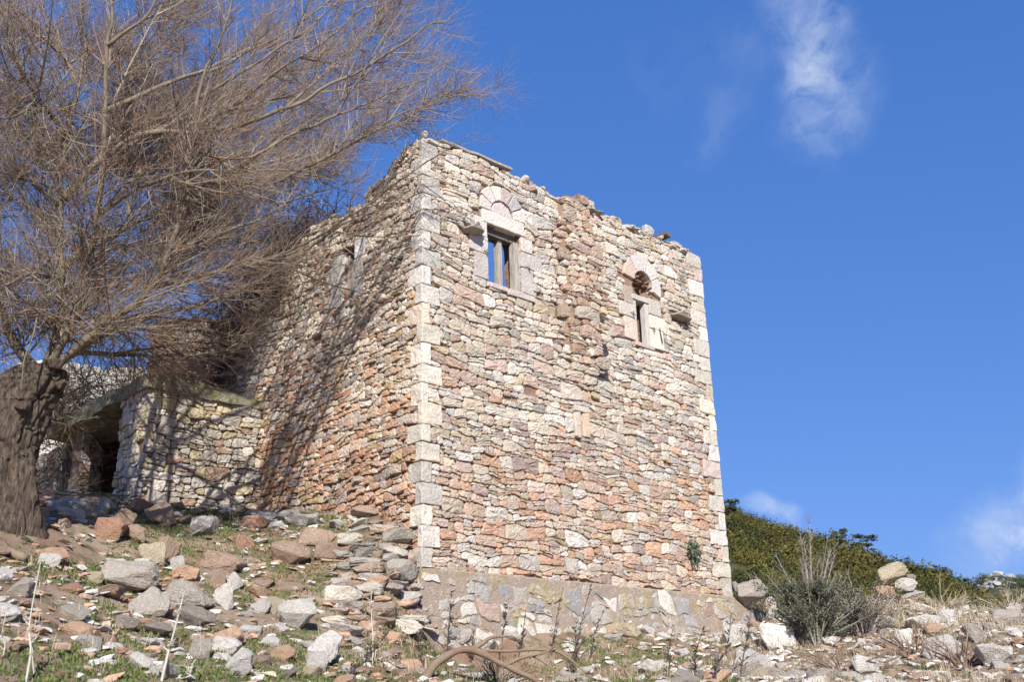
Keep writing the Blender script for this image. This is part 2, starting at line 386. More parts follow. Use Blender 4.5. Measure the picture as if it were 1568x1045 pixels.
# ------------------------------------------------------------------ tubes
def tube(mb, pts, rad, sides=6, col=(.3, .25, .2), rough=0.):
    P = np.asarray(pts, float); n = len(P); rad = np.broadcast_to(np.asarray(rad, float), (n,))
    t = np.gradient(P, axis=0); t /= np.linalg.norm(t, axis=1)[:, None]+1e-12
    ref = np.array([.13, .21, .97]) if abs(t[:, 2]).mean() < .8 else np.array([.97, .2, .1])
    a = np.cross(t, ref); a /= np.linalg.norm(a, axis=1)[:, None]; b = np.cross(t, a)
    th = np.arange(sides)*2*pi/sides
    V = P[:, None]+rad[:, None, None]*(a[:, None]*np.cos(th)[None, :, None]+b[:, None]*np.sin(th)[None, :, None])
    V = V.reshape(-1, 3)
    i = np.arange(n*sides).reshape(n, sides); j = np.roll(i, -1, 1)
    Fq = np.stack([i[:-1], j[:-1], j[1:], i[1:]], -1).reshape(-1, 4)[:, ::-1]
    mb.add(V, np.ascontiguousarray(Fq), col)
    mb.f.append(tuple(int(q) for q in (i[0]+mb.n-len(V)))); mb.f.append(tuple(int(q) for q in (i[-1][::-1]+mb.n-len(V))))
def tubes(mb, P, R, sides, col):
    """P (n,k,3) polylines, R (n,k) radii, col (n,3)"""
    n, k, _ = P.shape
    t = np.gradient(P, axis=1); t /= np.linalg.norm(t, axis=2)[..., None]+1e-12
    ref = np.array([.31, .57, .76]); a = np.cross(t, ref); a /= np.linalg.norm(a, axis=2)[..., None]+1e-9; b = np.cross(t, a)
    th = np.arange(sides)*2*pi/sides
    V = P[:, :, None]+R[:, :, None, None]*(a[:, :, None]*np.cos(th)[:, None]+b[:, :, None]*np.sin(th)[:, None])
    i = np.arange(n*k*sides).reshape(n, k, sides); j = np.roll(i, -1, 2)
    Fq = np.stack([i[:, :-1], i[:, 1:], j[:, 1:], j[:, :-1]], -1).reshape(-1, 4)
    mb.add(V.reshape(-1, 3), Fq, np.repeat(col, k*sides, 0))
def spline(pts, n=6):
    """Catmull-Rom through pts (m, d)"""
    P = np.asarray(pts, float); P = np.concatenate([[2*P[0]-P[1]], P, [2*P[-1]-P[-2]]])
    out = []
    for i in range(1, len(P)-2):
        for t in np.arange(n)/n:
            a, b, c, d = P[i-1], P[i], P[i+1], P[i+2]
            out.append(.5*((2*b)+(-a+c)*t+(2*a-5*b+4*c-d)*t*t+(-a+3*b-3*c+d)*t**3))
    out.append(P[-2]); return np.array(out)

skyline_tree(1322, 7.0, 'pine_tree', 'flat topped layered tree standing tallest on the hill skyline', .6, 3)
for i, (px, h, lab) in enumerate(((1122, 5.5, 'bushy dark tree on the skyline right beside the tower edge'), (1282, 5, 'round dark tree on the skyline just left of the flat topped tree'), (1430, 5, 'rounded tree on the skyline between the flat topped tree and the hill gap'), (1396, 4.2, 'low pointed tree on the skyline above the stone cairn'), (1458, 4.4, 'last bushy tree on the skyline before the hill gap'))):
    skyline_tree(px, h, 'hill_tree', lab, 1.0, 20+i)

# ------------------------------------------------------------------ masonry
def clip(poly, n, d):
    out = []; m = len(poly)
    for i in range(m):
        a, b = poly[i], poly[(i+1) % m]; da = a[0]*n[0]+a[1]*n[1]-d; db = b[0]*n[0]+b[1]*n[1]-d
        if da <= 0: out.append(a)
        if da*db < 0:
            t = da/(da-db); out.append((a[0]+(b[0]-a[0])*t, a[1]+(b[1]-a[1])*t))
    return out
def lay_stones(u0, u1, v0, v1, hmin, hmax, rs, rects=(), circles=(), top=None, ratio=(1.1, 2.6), wob=.07, sliver=.32, thick=.034, **kw):
    """coursed random rubble: outlines of the stones in the wall plane. Course lines wander, tall gaps are packed with slivers"""
    hm = (hmin+hmax)/2; sd = rs.uniform(0, 40); lines = []; v = v0-hmax; k = 0
    while v < v1+hmax*1.5: lines.append((v, k)); v += rs.uniform(.75, 1.25)*hm; k += 1
    n = 400; ug = np.linspace(u0-.6, u1+.6, n); B = []
    for v, k in lines:
        b = v+wob*np.array(vnoise(ug, v, 7+sd, .8))+.42*hm*np.array(vnoise(ug, k*7.3, sd, 2.1))+.30*hm*np.array(vnoise(ug, k*3.7, sd+5, 5.5))
        if B: b = np.maximum(b, B[-1]+.012)
        B.append(b)
    def bl(k, u): return float(np.interp(u, ug, B[k]))
    cand = []
    for k in range(len(B)-1):
        u = u0-rs.uniform(.05, .35); sk = 0.
        while u < u1+.05:
            h = max(.03, bl(k+1, u+.06)-bl(k, u+.06)); l = min(.62, max(.075, h*rs.uniform(*ratio)*(1.25 if h < .08 else 1)))
            sk2 = rs.uniform(-.16, .16)*h
            parts = 1
            if h > .07 and rs.random() < sliver: parts = 2
            if h > .14 and rs.random() < sliver*.8: parts = rs.choice((2, 3))
            cut = sorted(rs.uniform(.22, .78) for _ in range(parts-1)); cut = [0]+cut+[1]
            def pt(t, uu, skew):
                b0, b1 = bl(k, uu), bl(k+1, uu); return (uu+skew*(t-.5)*2, b0+(b1-b0)*t)
            for c0, c1 in zip(cut[:-1], cut[1:]):
                d = rs.uniform(-.08, .08)*(parts > 1); segs = [(u, u+l)]
                if parts > 1 and l > .2 and rs.random() < .5: m_ = u+l*rs.uniform(.35, .65); segs = [(u, m_), (m_, u+l)]
                for a, b in segs:
                    sa = sk if a == u else 0; sb = sk2 if b == u+l else 0; um = (a+b)/2+rs.uniform(-.15, .15)*(b-a); q = rs.uniform(-.012, .012)
                    poly = [pt(c0, a, sa), pt(c0, um, 0), pt(c0, b, sb), pt(c1, b, sb), (um+q, pt(c1, um, 0)[1]+rs.uniform(-.004, .010)), pt(c1, a, sa)]
                    cand.append(poly)
            u += l; sk = sk2
    out = []
    for poly in cand:
        A, cu, cv = area_c(poly)
        if A <= 0 or not (u0-.02 < cu < u1+.02 and v0-.02 < cv < v1+.1): continue
        if top is not None and cv > top(cu): continue
        hitr = [r for r in rects if r[0] < cu < r[1] and r[2] < cv < r[3]]
        for (a, b, c, d) in hitr[:1]:
            pu = [p[0] for p in poly]; pv = [p[1] for p in poly]
            q = [(max(pu)-b, (-1, 0), -b), (a-min(pu), (1, 0), a), (max(pv)-d, (0, -1), -d), (c-min(pv), (0, 1), c)]; q.sort(key=lambda z: -z[0])
            if q[0][0] < .045: poly = []; break
            poly = clip(poly, q[0][1], q[0][2]); A, cu, cv = area_c(poly) if len(poly) > 2 else (0, 0, 0)
        if hitr and (len(poly) < 3 or A < .0006 or any(a < cu < b and c < cv < d for (a, b, c, d) in rects)): continue
        if any(hypot(cu-a, cv-b) < r for (a, b, r) in circles): continue
        poly = clip(poly, (-1, 0), -u0); poly = clip(poly, (1, 0), u1) if poly else poly
        for (a, b, c, d) in rects:
            if len(poly) < 3: break
            pu = [p[0] for p in poly]; pv = [p[1] for p in poly]
            if max(pu) < a or min(pu) > b or max(pv) < c or min(pv) > d: continue
            q = [(a-cu, (1, 0), a), (cu-b, (-1, 0), -b), (c-cv, (0, 1), c), (cv-d, (0, -1), -d)]; q.sort(key=lambda z: -z[0])
            poly = clip(poly, q[0][1], q[0][2])
        for (a, b, r) in circles:
            if len(poly) < 3: break
            dx, dy = a-cu, b-cv; q = hypot(dx, dy); nn = (dx/q, dy/q); poly = clip(poly, nn, a*nn[0]+b*nn[1]-r)
        if len(poly) >= 3: out.append(poly)
    return out
def area_c(poly):
    A = cx = cy = 0
    for i in range(len(poly)):
        a, b = poly[i], poly[(i+1) % len(poly)]; k = a[0]*b[1]-b[0]*a[1]; A += k; cx += (a[0]+b[0])*k; cy += (a[1]+b[1])*k
    if abs(A) < 1e-9: return 0, 0, 0
    return A/2, cx/(3*A), cy/(3*A)
def stone_mesh(mb, poly, P, rs, colfn, gap=.005, prot=(.0, .034), edge=.014, flip=False, off=None, skip=.004, jit=.006, tilt=.07, dome=.003, nzs=.7):
    A, cu, cv = area_c(poly)
    if A < .0006 or rs.random() < skip: return
    size = sqrt(A); q = []
    m = len(poly); pts = []
    for i in range(m):
        a, b = poly[i], poly[(i+1) % m]; l = hypot(b[0]-a[0], b[1]-a[1])
        if l < .025: pts.append(((a[0]+b[0])/2, (a[1]+b[1])/2)); continue
        c = min(.36, (.012+.042*rs.random())*min(1.2, size/.1)/l)
        ts = [c, 1-c] if l < .16 else [c, .5+rs.uniform(-.12, .12), 1-c]
        for t in ts: pts.append((a[0]+(b[0]-a[0])*t, a[1]+(b[1]-a[1])*t))
    g = gap*rs.uniform(.6, 1.7)
    o = []
    for (x, y) in pts:
        r = hypot(x-cu, y-cv)+1e-6; k = max(.3, (r-g)/r)
        o.append((cu+(x-cu)*k+rs.uniform(-jit, jit), cv+(y-cv)*k+rs.uniform(-jit, jit)))
    n = len(o); pr = rs.uniform(*prot)*min(1, size/.12+.3); tx, ty = rs.uniform(-tilt, tilt), rs.uniform(-tilt, tilt)
    o_ = off(cu, cv) if off else 0
    ed = edge*min(1.2, size/.12)*rs.uniform(.5, 1.3)
    V = []
    mu, mv = rs.uniform(-.25, .25), rs.uniform(-.25, .25)
    for lev, (k, dd, jz) in enumerate(((1., -.07, 0), (1., -ed, .006), (.90, 0, .007), (.5, dome*size/.12, .009))):
        for (x, y) in o:
            x2 = cu+(x-cu)*k; y2 = cv+(y-cv)*k
            if lev == 3: x2 += mu*size*.3; y2 += mv*size*.3
            z = dd if lev == 0 else pr+dd+tx*(x2-cu)+ty*(y2-cv)+rs.uniform(-jz, jz)*nzs*size/.13
            V.append(P(x2, y2, z+o_))
    V.append(P(cu+mu*size*.3, cv+mv*size*.3, pr+dome*size/.12*1.2+o_+rs.uniform(-.008, .008)*nzs))
    Fc = []
    for lev in range(3):
        for i in range(n):
            j = (i+1) % n; f = (lev*n+i, lev*n+j, (lev+1)*n+j, (lev+1)*n+i); Fc.append(f[::-1] if flip else f)
    for i in range(n):
        j = (i+1) % n; f = (3*n+i, 3*n+j, 4*n); Fc.append(f[::-1] if flip else f)
    mb.add(V, Fc, colfn(cu, cv))
def core(mb, us, vs, solid, P, front, back, flip=False, col=(.27, .175, .12), jit=.012, push=None):
    """solid wall body from a cell grid, with front and back faces, reveals and a stepped top"""
    nu, nv = len(us), len(vs)
    U_, V_ = np.meshgrid(us, vs, indexing='ij'); idf = -np.ones((nu, nv), int); idb = idf.copy(); VV = []
    rs = random.Random(5)
    for i in range(nu):
        for j in range(nv):
            near = solid[max(0, i-1):i+1, max(0, j-1):j+1]
            if not near.any(): continue
            edgev = not (near.all() and near.size == 4); ju = rs.uniform(-1, 1)*jit*(1.6 if edgev else .6); jv = rs.uniform(-1, 1)*jit*(1.6 if edgev else .6)
            d = front+rs.uniform(-jit, jit)+(push(us[i], vs[j]) if push else 0)
            idf[i, j] = len(VV); VV.append(P(us[i]+ju, vs[j]+jv, d)); idb[i, j] = len(VV); VV.append(P(us[i]+ju, vs[j]+jv, back+rs.uniform(-jit, jit)*2))
    Fc = []
    def af(*f): Fc.append(tuple(int(q) for q in (f[::-1] if flip else f)))
    for i in range(nu-1):
        for j in range(nv-1):
            if not solid[i, j]: continue
            af(idf[i, j], idf[i+1, j], idf[i+1, j+1], idf[i, j+1]); af(idb[i, j], idb[i, j+1], idb[i+1, j+1], idb[i+1, j])
            if i == 0 or not solid[i-1, j]: af(idf[i, j], idf[i, j+1], idb[i, j+1], idb[i, j])
            if i == nu-2 or not solid[i+1, j]: af(idf[i+1, j], idb[i+1, j], idb[i+1, j+1], idf[i+1, j+1])
            if j == 0 or not solid[i, j-1]: af(idf[i, j], idb[i, j], idb[i+1, j], idf[i+1, j])
            if j == nv-2 or not solid[i, j+1]: af(idf[i, j+1], idf[i+1, j+1], idb[i+1, j+1], idb[i, j+1])
    mb.add(VV, Fc, col)
def axis_with(lo, hi, step, must):
    a = sorted(set([lo, hi]+[m for m in must if lo < m < hi])); out = []
    for x, y in zip(a[:-1], a[1:]):
        n = max(1, int(round((y-x)/step))); out += list(np.linspace(x, y, n+1)[:-1])
    return np.array(out+[hi])

# rock shapes --------------------------------------------------------
import bmesh
def rock_mesh_data(seed, npts=13, ax=(1, .75, .55), sub=1, nz=.05):
    rs = random.Random(seed); bm = bmesh.new()
    for i in range(npts):
        v = Vector((rs.gauss(0, 1), rs.gauss(0, 1), rs.gauss(0, 1))).normalized()*rs.uniform(.85, 1.05)
        v = Vector([math.copysign(abs(c)**.7, c) for c in v])
        bm.verts.new((v.x*ax[0], v.y*ax[1], v.z*ax[2]))
    r = bmesh.ops.convex_hull(bm, input=bm.verts)
    bmesh.ops.delete(bm, geom=list(set([g for g in r['geom_interior']+r['geom_unused'] if isinstance(g, bmesh.types.BMVert)])), context='VERTS')
    bmesh.ops.bevel(bm, geom=bm.edges[:], offset=.045, segments=1, affect='EDGES', profile=.6)
    bmesh.ops.triangulate(bm, faces=bm.faces[:])
    for s in range(sub): bmesh.ops.subdivide_edges(bm, edges=[e for e in bm.edges if e.calc_length() > (.28 if s == 0 else .2)], cuts=1, use_grid_fill=True)
    bmesh.ops.triangulate(bm, faces=bm.faces[:]); bm.normal_update()
    bm.verts.index_update(); bm.verts.ensure_lookup_table()
    V = np.array([v.co for v in bm.verts]); Nn = np.array([v.normal for v in bm.verts])
    d = nz*fbm(V[:, 0], V[:, 1], V[:, 2]+seed*3.3, 2.2, 3)+nz*.6*vnoise(V[:, 0], V[:, 1], V[:, 2]+seed, 6)
    d = d+nz*.35*vnoise(V[:, 0]+4, V[:, 1], V[:, 2]+seed, 13); V = V+Nn*d[:, None]; F = [tuple(v.index for v in f.verts) for f in bm.faces]; bm.free()
    return V, F
ROCKS = [rock_mesh_data(k, 10+k % 8, ((1, .8, .55), (1, .6, .5), (1, .85, .38), (1, .9, .75))[k % 4], 2, .065) for k in range(28)]
PEBB = [rock_mesh_data(100+k, 9+k % 5, (1, .78, .55), 0, .06) for k in range(12)]
def rotm(rz, tx=0, ty=0):
    return np.array(Matrix.Rotation(rz, 3, 'Z')@Matrix.Rotation(tx, 3, 'X')@Matrix.Rotation(ty, 3, 'Y'))
def rock_add(mb, k, pos, sx, sy, sz, rz, tx, ty, col, src=ROCKS):
    V, F = src[k % len(src)]; mb.add((V*np.array([sx, sy, sz]))@rotm(rz, tx, ty).T+np.array(pos), F, col)

# ------------------------------------------------------------------ the tower
tower = empty('ruined_tower', tuple(C0), math.atan2(DU[1], DU[0]))
tag(tower, 'tall roofless rubble stone tower with pale quoins and two arched windows', 'tower')
Pf = lambda u, v, d: (u, -d, v)
Pl = lambda w, v, d: (-d, w, v)
TW, TD, TH, TT_ = 7.85, 9.4, 7.5, .46
def pick(tab, rs):
    s = sum(t[0] for t in tab); x = rs.random()*s
    for w, c in tab:
        x -= w
        if x <= 0: break
    k = rs.uniform(.76, 1.2); return np.array(c)*k*np.array([1, rs.uniform(.985, 1.01), rs.uniform(.95, 1.03)])
UPPER = [(5, (.57, .50, .405)), (3.5, (.61, .56, .49)), (1.2, (.43, .40, .36)), (1.6, (.50, .38, .31)), (.5, (.50, .41, .29))]
LOWER = [(3.8, (.55, .46, .36)), (2.6, (.52, .385, .295)), (1.9, (.52, .33, .225)), (1.2, (.42, .325, .28)), (1.8, (.57, .52, .46)), (.6, (.46, .37, .25))]
RUST = [(3, (.46, .30, .205)), (2.0, (.42, .245, .155)), (2.4, (.50, .41, .33)), (1, (.34, .28, .25)), (1, (.40, .30, .17))]
RIB = [(3, (.47, .355, .27)), (1.5, (.42, .285, .21)), (2, (.50, .42, .34)), (1, (.38, .29, .24))]
GREYL = [(4, (.53, .45, .36)), (1.6, (.43, .37, .30)), (2.4, (.49, .35, .26)), (2, (.60, .54, .46))]
r1 = random.Random(21)
def col_front(u, v):
    k = sstep(1.2, 4.6, v+.8*vnoise(u, v, 1, .8)-.18*(u-3)*0)
    if 3.25 < u < 4.33 and v > 3.9+r1.uniform(-.6, .6) and r1.random() < .72: return pick(RIB, r1)
    return pick(UPPER if r1.random() < k else LOWER, r1)
def col_left(w, v):
    k = sstep(1.5, 5.0, v+.9*vnoise(w, v, 2, .7))
    return pick(GREYL if r1.random() < k else RUST, r1)*1.15
def off_front(u, v):
    s = float(sstep(3.0, 4.6, v)); t = float(np.clip((u-3.25)/1.05, 0, 1))
    s *= 1-.45*float(sstep(6.6, 7.4, v)); b = (.07*float(sstep(0, .12, t))+.17*sin(t*pi*.52))*s if u < 4.30 else 0.
    return b+.02*float(vnoise(u, v, 5, 1.1))
def off_left(w, v): return .03*float(vnoise(w, v, 6, .8))-(.05*float(sstep(1.8, .8, v)))
def top_front(u): return 7.46+.10*float(vnoise(u, 0, 1, 1.7))+.07*float(vnoise(u, 0, 2, 5))+(.03 if 3.6 < u < 4.3 else 0)
_lw = [(0, 7.4), (.6, 7.3), (1.6, 7.02), (1.7, 6.82), (3.3, 6.9), (3.7, 6.7), (5.4, 6.2), (6.1, 5.4), (6.8, 4.8), (6.95, 4.0), (7.05, 1.0)]
def top_left(w): return float(np.interp(w, [q[0] for q in _lw], [q[1] for q in _lw]))+.10*float(vnoise(w, 3, 1, 2.5))
# quoin layout
QN = []; v = .0; k = 0; rq = random.Random(3)
while v < 7.36:
    h = rq.uniform(.30, .37)
    if v+h > 7.42: h = 7.50-v
    QN.append((v, v+h-.006, k % 2)); v += h; k += 1
QL, QS = .37, .17
FR = []; LR = []
for (a, b, k) in QN:
    FR.append((-1, (QL if k else QS)+rq.uniform(-.04, .05), a, b)); LR.append((-1, (.13 if k else .31)+rq.uniform(-.04, .05), a, b))
QF = []; v = 0; k = 0
while v < 7.36:
    h = rq.uniform(.30, .37)
    if v+h > 7.42: h = 7.50-v
    QF.append((TW-((.50 if k % 2 else .24)+rq.uniform(-.06, .06)), TW+1, v, v+h-.006)); v += h; k += 1
W1 = (1.48, 2.32, 5.08, 6.22); W2 = (5.44, 5.92, 4.86, 5.88); HOLE = (5.48, 6.12, 5.88, 6.44); WL = (1.92, 2.30, 5.03, 6.05); SLIT = (3.68, 3.745, 2.66, 3.08)
J1 = [(1.16, 1.48, 5.12, 5.60), (1.05, 1.48, 5.61, 5.93), (1.18, 1.48, 5.94, 6.30), (2.32, 2.60, 5.10, 5.60), (2.32, 2.84, 5.61, 5.92), (2.32, 2.60, 5.93, 6.21)]
L1 = (1.36, 2.40, 6.22, 6.49); S1 = [(1.44, 1.92, 4.99, 5.075), (1.96, 2.60, 4.96, 5.075)]
J2 = [(5.12, 5.44, 4.88, 5.34), (4.98, 5.44, 5.35, 5.64), (5.16, 5.44, 5.65, 6.02), (5.92, 6.32, 4.84, 5.26), (5.92, 6.42, 5.27, 5.56), (5.92, 6.30, 5.57, 5.92)]
S2 = [(5.40, 5.98, 4.76, 4.855)]
JLW = [(1.60, 1.92, 5.0, 5.36), (1.66, 1.92, 5.37, 5.75), (1.62, 1.92, 5.76, 6.12), (2.30, 2.66, 5.0, 5.4), (2.30, 2.78, 5.41, 5.78), (2.30, 2.62, 5.79, 6.0)]
A1 = (1.86, 6.50, .57); A2 = (5.80, 6.18, .60)
SJ = [(3.54, 3.678, 2.60, 3.07), (3.747, 3.91, 2.62, 3.085)]
CB = [(.92, 1.28, 5.84, 6.06), (6.62, 7.18, 5.60, 5.84)]
rects_f = FR+QF+J1+[L1]+S1+J2+S2+SJ+[(3.52, 3.93, 3.09, 3.20)]+CB+[W1, W2, HOLE, SLIT]
rs = random.Random(8)
front_polys = lay_stones(0.02, TW-.02, .02, 7.7, .10, .235, rs, rects_f, [A1, A2], top_front)
m = MB()
for p in front_polys: stone_mesh(m, p, Pf, rs, col_front, off=off_front)
# core of the front wall, then a capping of loose stones on its head
us = axis_with(.05, TW-.05, .14, [W1[0], W1[1], W2[0], W2[1], HOLE[0], HOLE[1], 4.3, 4.34, SLIT[0], SLIT[1]]); vs = axis_with(-.02, 7.6, .14, [W1[2], W1[3], W2[2], W2[3], HOLE[3], SLIT[2], SLIT[3]])
sol = np.zeros((len(us)-1, len(vs)-1), bool)
inr = lambda R, a, b: R[0] < a < R[1] and R[2] < b < R[3]
for i in range(len(us)-1):
    for j in range(len(vs)-1):
        a, b = (us[i]+us[i+1])/2, (vs[j]+vs[j+1])/2
        sol[i, j] = b < top_front(a)-.04 and not (inr(W1, a, b) or inr(W2, a, b) or inr(SLIT, a, b))
core(m, us, vs, sol, Pf, -.034, -TT_, push=lambda u, v: off_front(u, v)-(.50*(HOLE[0]+.03 < u < HOLE[1]-.03 and HOLE[2]+.02 < v < HOLE[3]-.02)))
for k in range(95):
    u = rs.uniform(.55, TW-.5) if k > 40 else rs.uniform(3, 7.3); s = rs.uniform(.09, .2); z = top_front(u)
    rock_add(m, rs.randint(0, 27), (u, rs.uniform(.0, .7) if k % 3 else rs.uniform(-.02, .12), z+rs.uniform(-.05, .03)-.05), s, s*.8, s*.6, rs.uniform(0, 6.3), rs.uniform(-.2, .2), rs.uniform(-.2, .2), pick(UPPER if k % 3 else [(1, (.46, .43, .38))], rs))
for k in range(30):   # reddish rubble left in the broken arch of the right window
    u, v = rs.uniform(HOLE[0]+.05, HOLE[1]-.02), HOLE[2]+.02+rs.random()**1.5*.42; s = rs.uniform(.05, .12)
    rock_add(m, rs.randint(0, 27), (u, .42-rs.random()*.36*(1 if v < 6.08 or u > 5.98 else .15), v), s, s*.8, s*.6, rs.uniform(0, 6), rs.uniform(-.3, .3), 0, pick(RUST, rs)*.9)
link('rubble_wall', m.mesh('rubble_wall'), M_STONE, tower)

# left wall
rs = random.Random(9); m = MB()
left_polys = lay_stones(.02, 7.2, .0, 7.6, .08, .19, rs, LR+JLW+[WL], [], top_left, ratio=(1.0, 2.2))
for p in left_polys: stone_mesh(m, p, Pl, rs, col_left, flip=True, off=off_left, prot=(0, .055), gap=.007, tilt=.13)
us = axis_with(.05, 7.1, .16, [WL[0], WL[1]]); vs = axis_with(-.9, 7.5, .16, [WL[2], WL[3]]); sol = np.zeros((len(us)-1, len(vs)-1), bool)
for i in range(len(us)-1):
    for j in range(len(vs)-1):
        a, b = (us[i]+us[i+1])/2, (vs[j]+vs[j+1])/2
        sol[i, j] = b < top_left(a)-.05 and not inr(WL, a, b)
core(m, us, vs, sol, Pl, -.034, -TT_+.05, flip=True, col=(.29, .17, .11), push=off_left)
for k in range(90):
    w = rs.uniform(.4, 7.0); s = rs.uniform(.08, .19); z = top_left(w)
    rock_add(m, rs.randint(0, 27), (rs.uniform(.02, .7), w, z+rs.uniform(-.08, .04)), s, s*.8, s*.6, rs.uniform(0, 6.3), rs.uniform(-.2, .2), rs.uniform(-.2, .2), pick(GREYL if k % 2 else RUST, rs))
link('rubble_wall', m.mesh('rubble_wall'), M_STONE, tower)
# far and right-hand walls (their inner faces show through the gaps)
def plain_wall(P, lo, hi, topf, flip, back, rs, col):
    m = MB(); us = axis_with(lo, hi, .25, []); vs = axis_with(-1.0, 7.6, .25, []); sol = np.zeros((len(us)-1, len(vs)-1), bool)
    for i in range(len(us)-1):
        for j in range(len(vs)-1): sol[i, j] = (vs[j]+vs[j+1])/2 < topf((us[i]+us[i+1])/2)
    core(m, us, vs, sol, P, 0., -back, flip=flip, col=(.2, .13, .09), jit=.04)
    for p in lay_stones(lo+.05, hi-.05, .5, 7.5, .1, .26, rs, (), (), lambda u: topf(u)): stone_mesh(m, p, lambda u, v, d: P(u, v, d-back*0+.03), rs, col, flip=flip, prot=(0, .05))
    link('rubble_wall', m.mesh('rubble_wall'), M_STONE, tower)
rs = random.Random(10)
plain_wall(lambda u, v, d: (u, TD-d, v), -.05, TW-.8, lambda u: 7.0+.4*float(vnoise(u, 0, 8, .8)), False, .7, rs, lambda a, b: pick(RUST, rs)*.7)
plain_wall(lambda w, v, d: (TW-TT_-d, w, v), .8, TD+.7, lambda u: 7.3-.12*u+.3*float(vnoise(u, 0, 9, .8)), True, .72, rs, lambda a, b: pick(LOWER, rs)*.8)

def block(m, lo, hi, col, rs, bev=.012, jit=.006, seg=.12):
    """dressed block with worn arrises: a bevelled, slightly uneven box"""
    bm = bmesh.new(); bmesh.ops.create_cube(bm, size=1)
    lo, hi = np.array(lo, float), np.array(hi, float)
    for v in bm.verts: v.co = Vector((lo+hi)/2+np.array(v.co)*(hi-lo))
    bmesh.ops.bevel(bm, geom=bm.edges[:], offset=min(bev, .3*float(min(hi-lo))), segments=2, affect='EDGES', profile=.6)
    for _ in range(3):
        es = [e for e in bm.edges if e.calc_length() > seg*1.5]
        if not es: break
        bmesh.ops.subdivide_edges(bm, edges=es, cuts=1, use_grid_fill=True)
    bm.verts.index_update(); V = np.array([v.co for v in bm.verts]); s = rs.uniform(0, 50)
    V = V+jit*np.stack([vnoise(V[:, 0]+s, V[:, 1], V[:, 2], 9), vnoise(V[:, 0], V[:, 1]+s, V[:, 2], 9), vnoise(V[:, 0], V[:, 1], V[:, 2]+s, 9)], 1)*1.5
    m.add(V, [tuple(v.index for v in f.verts) for f in bm.faces], col); bm.free()
LIME = [(4, (.63, .58, .485)), (2, (.58, .53, .47)), (1.5, (.64, .57, .45)), (.8, (.54, .45, .38))]
GREYQ = [(3, (.58, .54, .48)), (1.5, (.53, .49, .43)), (2, (.61, .57, .49))]
rs = random.Random(12)
for (f, l) in zip(FR, LR):
    m = MB(); pr = rs.uniform(.008, .02); tab = GREYQ if f[2] > 4.2 else LIME
    block(m, (-pr, -rs.uniform(.014, .026), f[2]), (f[1]-.008, l[1]-.008, f[3]-.004), pick(tab, rs), rs, bev=rs.uniform(.012, .026), jit=.011, seg=.08)
    link('quoin', m.mesh('quoin'), M_QUOIN, tower)
for f in QF:
    m = MB(); block(m, (f[0]+.008, -rs.uniform(.018, .032), f[2]), (TW+.02, .35, f[3]-.004), pick(LIME, rs), rs, bev=rs.uniform(.012, .026), jit=.011, seg=.08)
    link('quoin', m.mesh('quoin'), M_QUOIN, tower)

# windows
def put(name, mat, parent, lo, hi, col, rs, **kw):
    m = MB(); block(m, lo, hi, col, rs, **kw); return link(name, m.mesh(name), mat, parent)
def vouss(name, cu, cv, r0, r1_, a0, a1, P, parent, rs, d0=-.24, d1=.018, col=None):
    m = MB(); n = 5; V = []
    for d in (d0, d1-.01, d1):
        ins = .010 if d == d1 else 0.
        for r, sg in ((r0+ins, 1), (r1_-ins, -1)):
            for i in range(n):
                t = i/(n-1) if sg > 0 else 1-i/(n-1); a = a0+(a1-a0)*t; a += (ins/r)*(1 if t < .01 else -1 if t > .99 else 0)
                V.append(P(cu+r*cos(a), cv+r*sin(a), d+rs.uniform(-.003, .003)))
    k = 2*n; Fc = []
    for l in range(2):
        for i in range(k): j = (i+1) % k; Fc.append((l*k+j, l*k+i, (l+1)*k+i, (l+1)*k+j))
    for i in range(n-1): Fc.append((2*k+i+1, 2*k+i, 2*k+k-1-i, 2*k+k-2-i))
    m.add(V, Fc, pick(LIME, rs) if col is None else col); return link(name, m.mesh(name), M_QUOIN, parent)
def jambs(win, rects, rs, tab=LIME, left=False):
    for (a, b, c, d) in rects:
        lo, hi = ((a, -.02-rs.uniform(0, .008), c), (b, .24, d-.006)) if not left else ((-.02-rs.uniform(0, .008), a, c), (.24, b, d-.006))
        put('jamb', M_QUOIN, win, lo, hi, pick(tab, rs), rs)
WHITE = [(1, (.64, .60, .55)), (1, (.60, .55, .50)), (.6, (.60, .50, .46))]
# left (complete) window
w1 = put('window', M_WOOD, tower, (2.19, .04, 5.08), (2.316, .18, 6.08), (1, 1, 1), rs, bev=.008, jit=.004)
w1['label'] = 'complete arched window with fan of voussoirs and a grey wooden post in its opening'
put('mullion', M_WOOD, w1, (1.89, .16, 5.085), (1.995, .27, 6.08), (1, 1, 1), rs, bev=.008, jit=.004)
put('wooden_lintel', M_DARKWOOD, w1, (1.482, .10, 6.082), (2.318, .34, 6.215), (1, 1, 1), rs, bev=.008, jit=.004)
put('lintel', M_QUOIN, w1, (L1[0], -.035, L1[2]+.004), (L1[1], .26, L1[3]), (.64, .60, .54), rs, bev=.02)
jambs(w1, J1, rs, WHITE)
for (a, b, c, d) in S1: put('sill', M_QUOIN, w1, (a, -.05, c), (b, .3, d), pick(WHITE, rs), rs)
vouss('tympanum', 1.86, 6.50, .02, .268, .02, pi-.02, Pf, w1, rs, d1=.0, col=(.58, .50, .47))
for i in range(6):
    a0 = i*pi/6; r_ = .56+rs.uniform(-.03, .04); vouss('voussoir', 1.86, 6.495, .285, r_, a0+.02, a0+pi/6-.02, Pf, w1, rs, d1=.02+rs.uniform(-.006, .01), col=(.42, .40, .40) if i == 1 else pick(WHITE, rs))
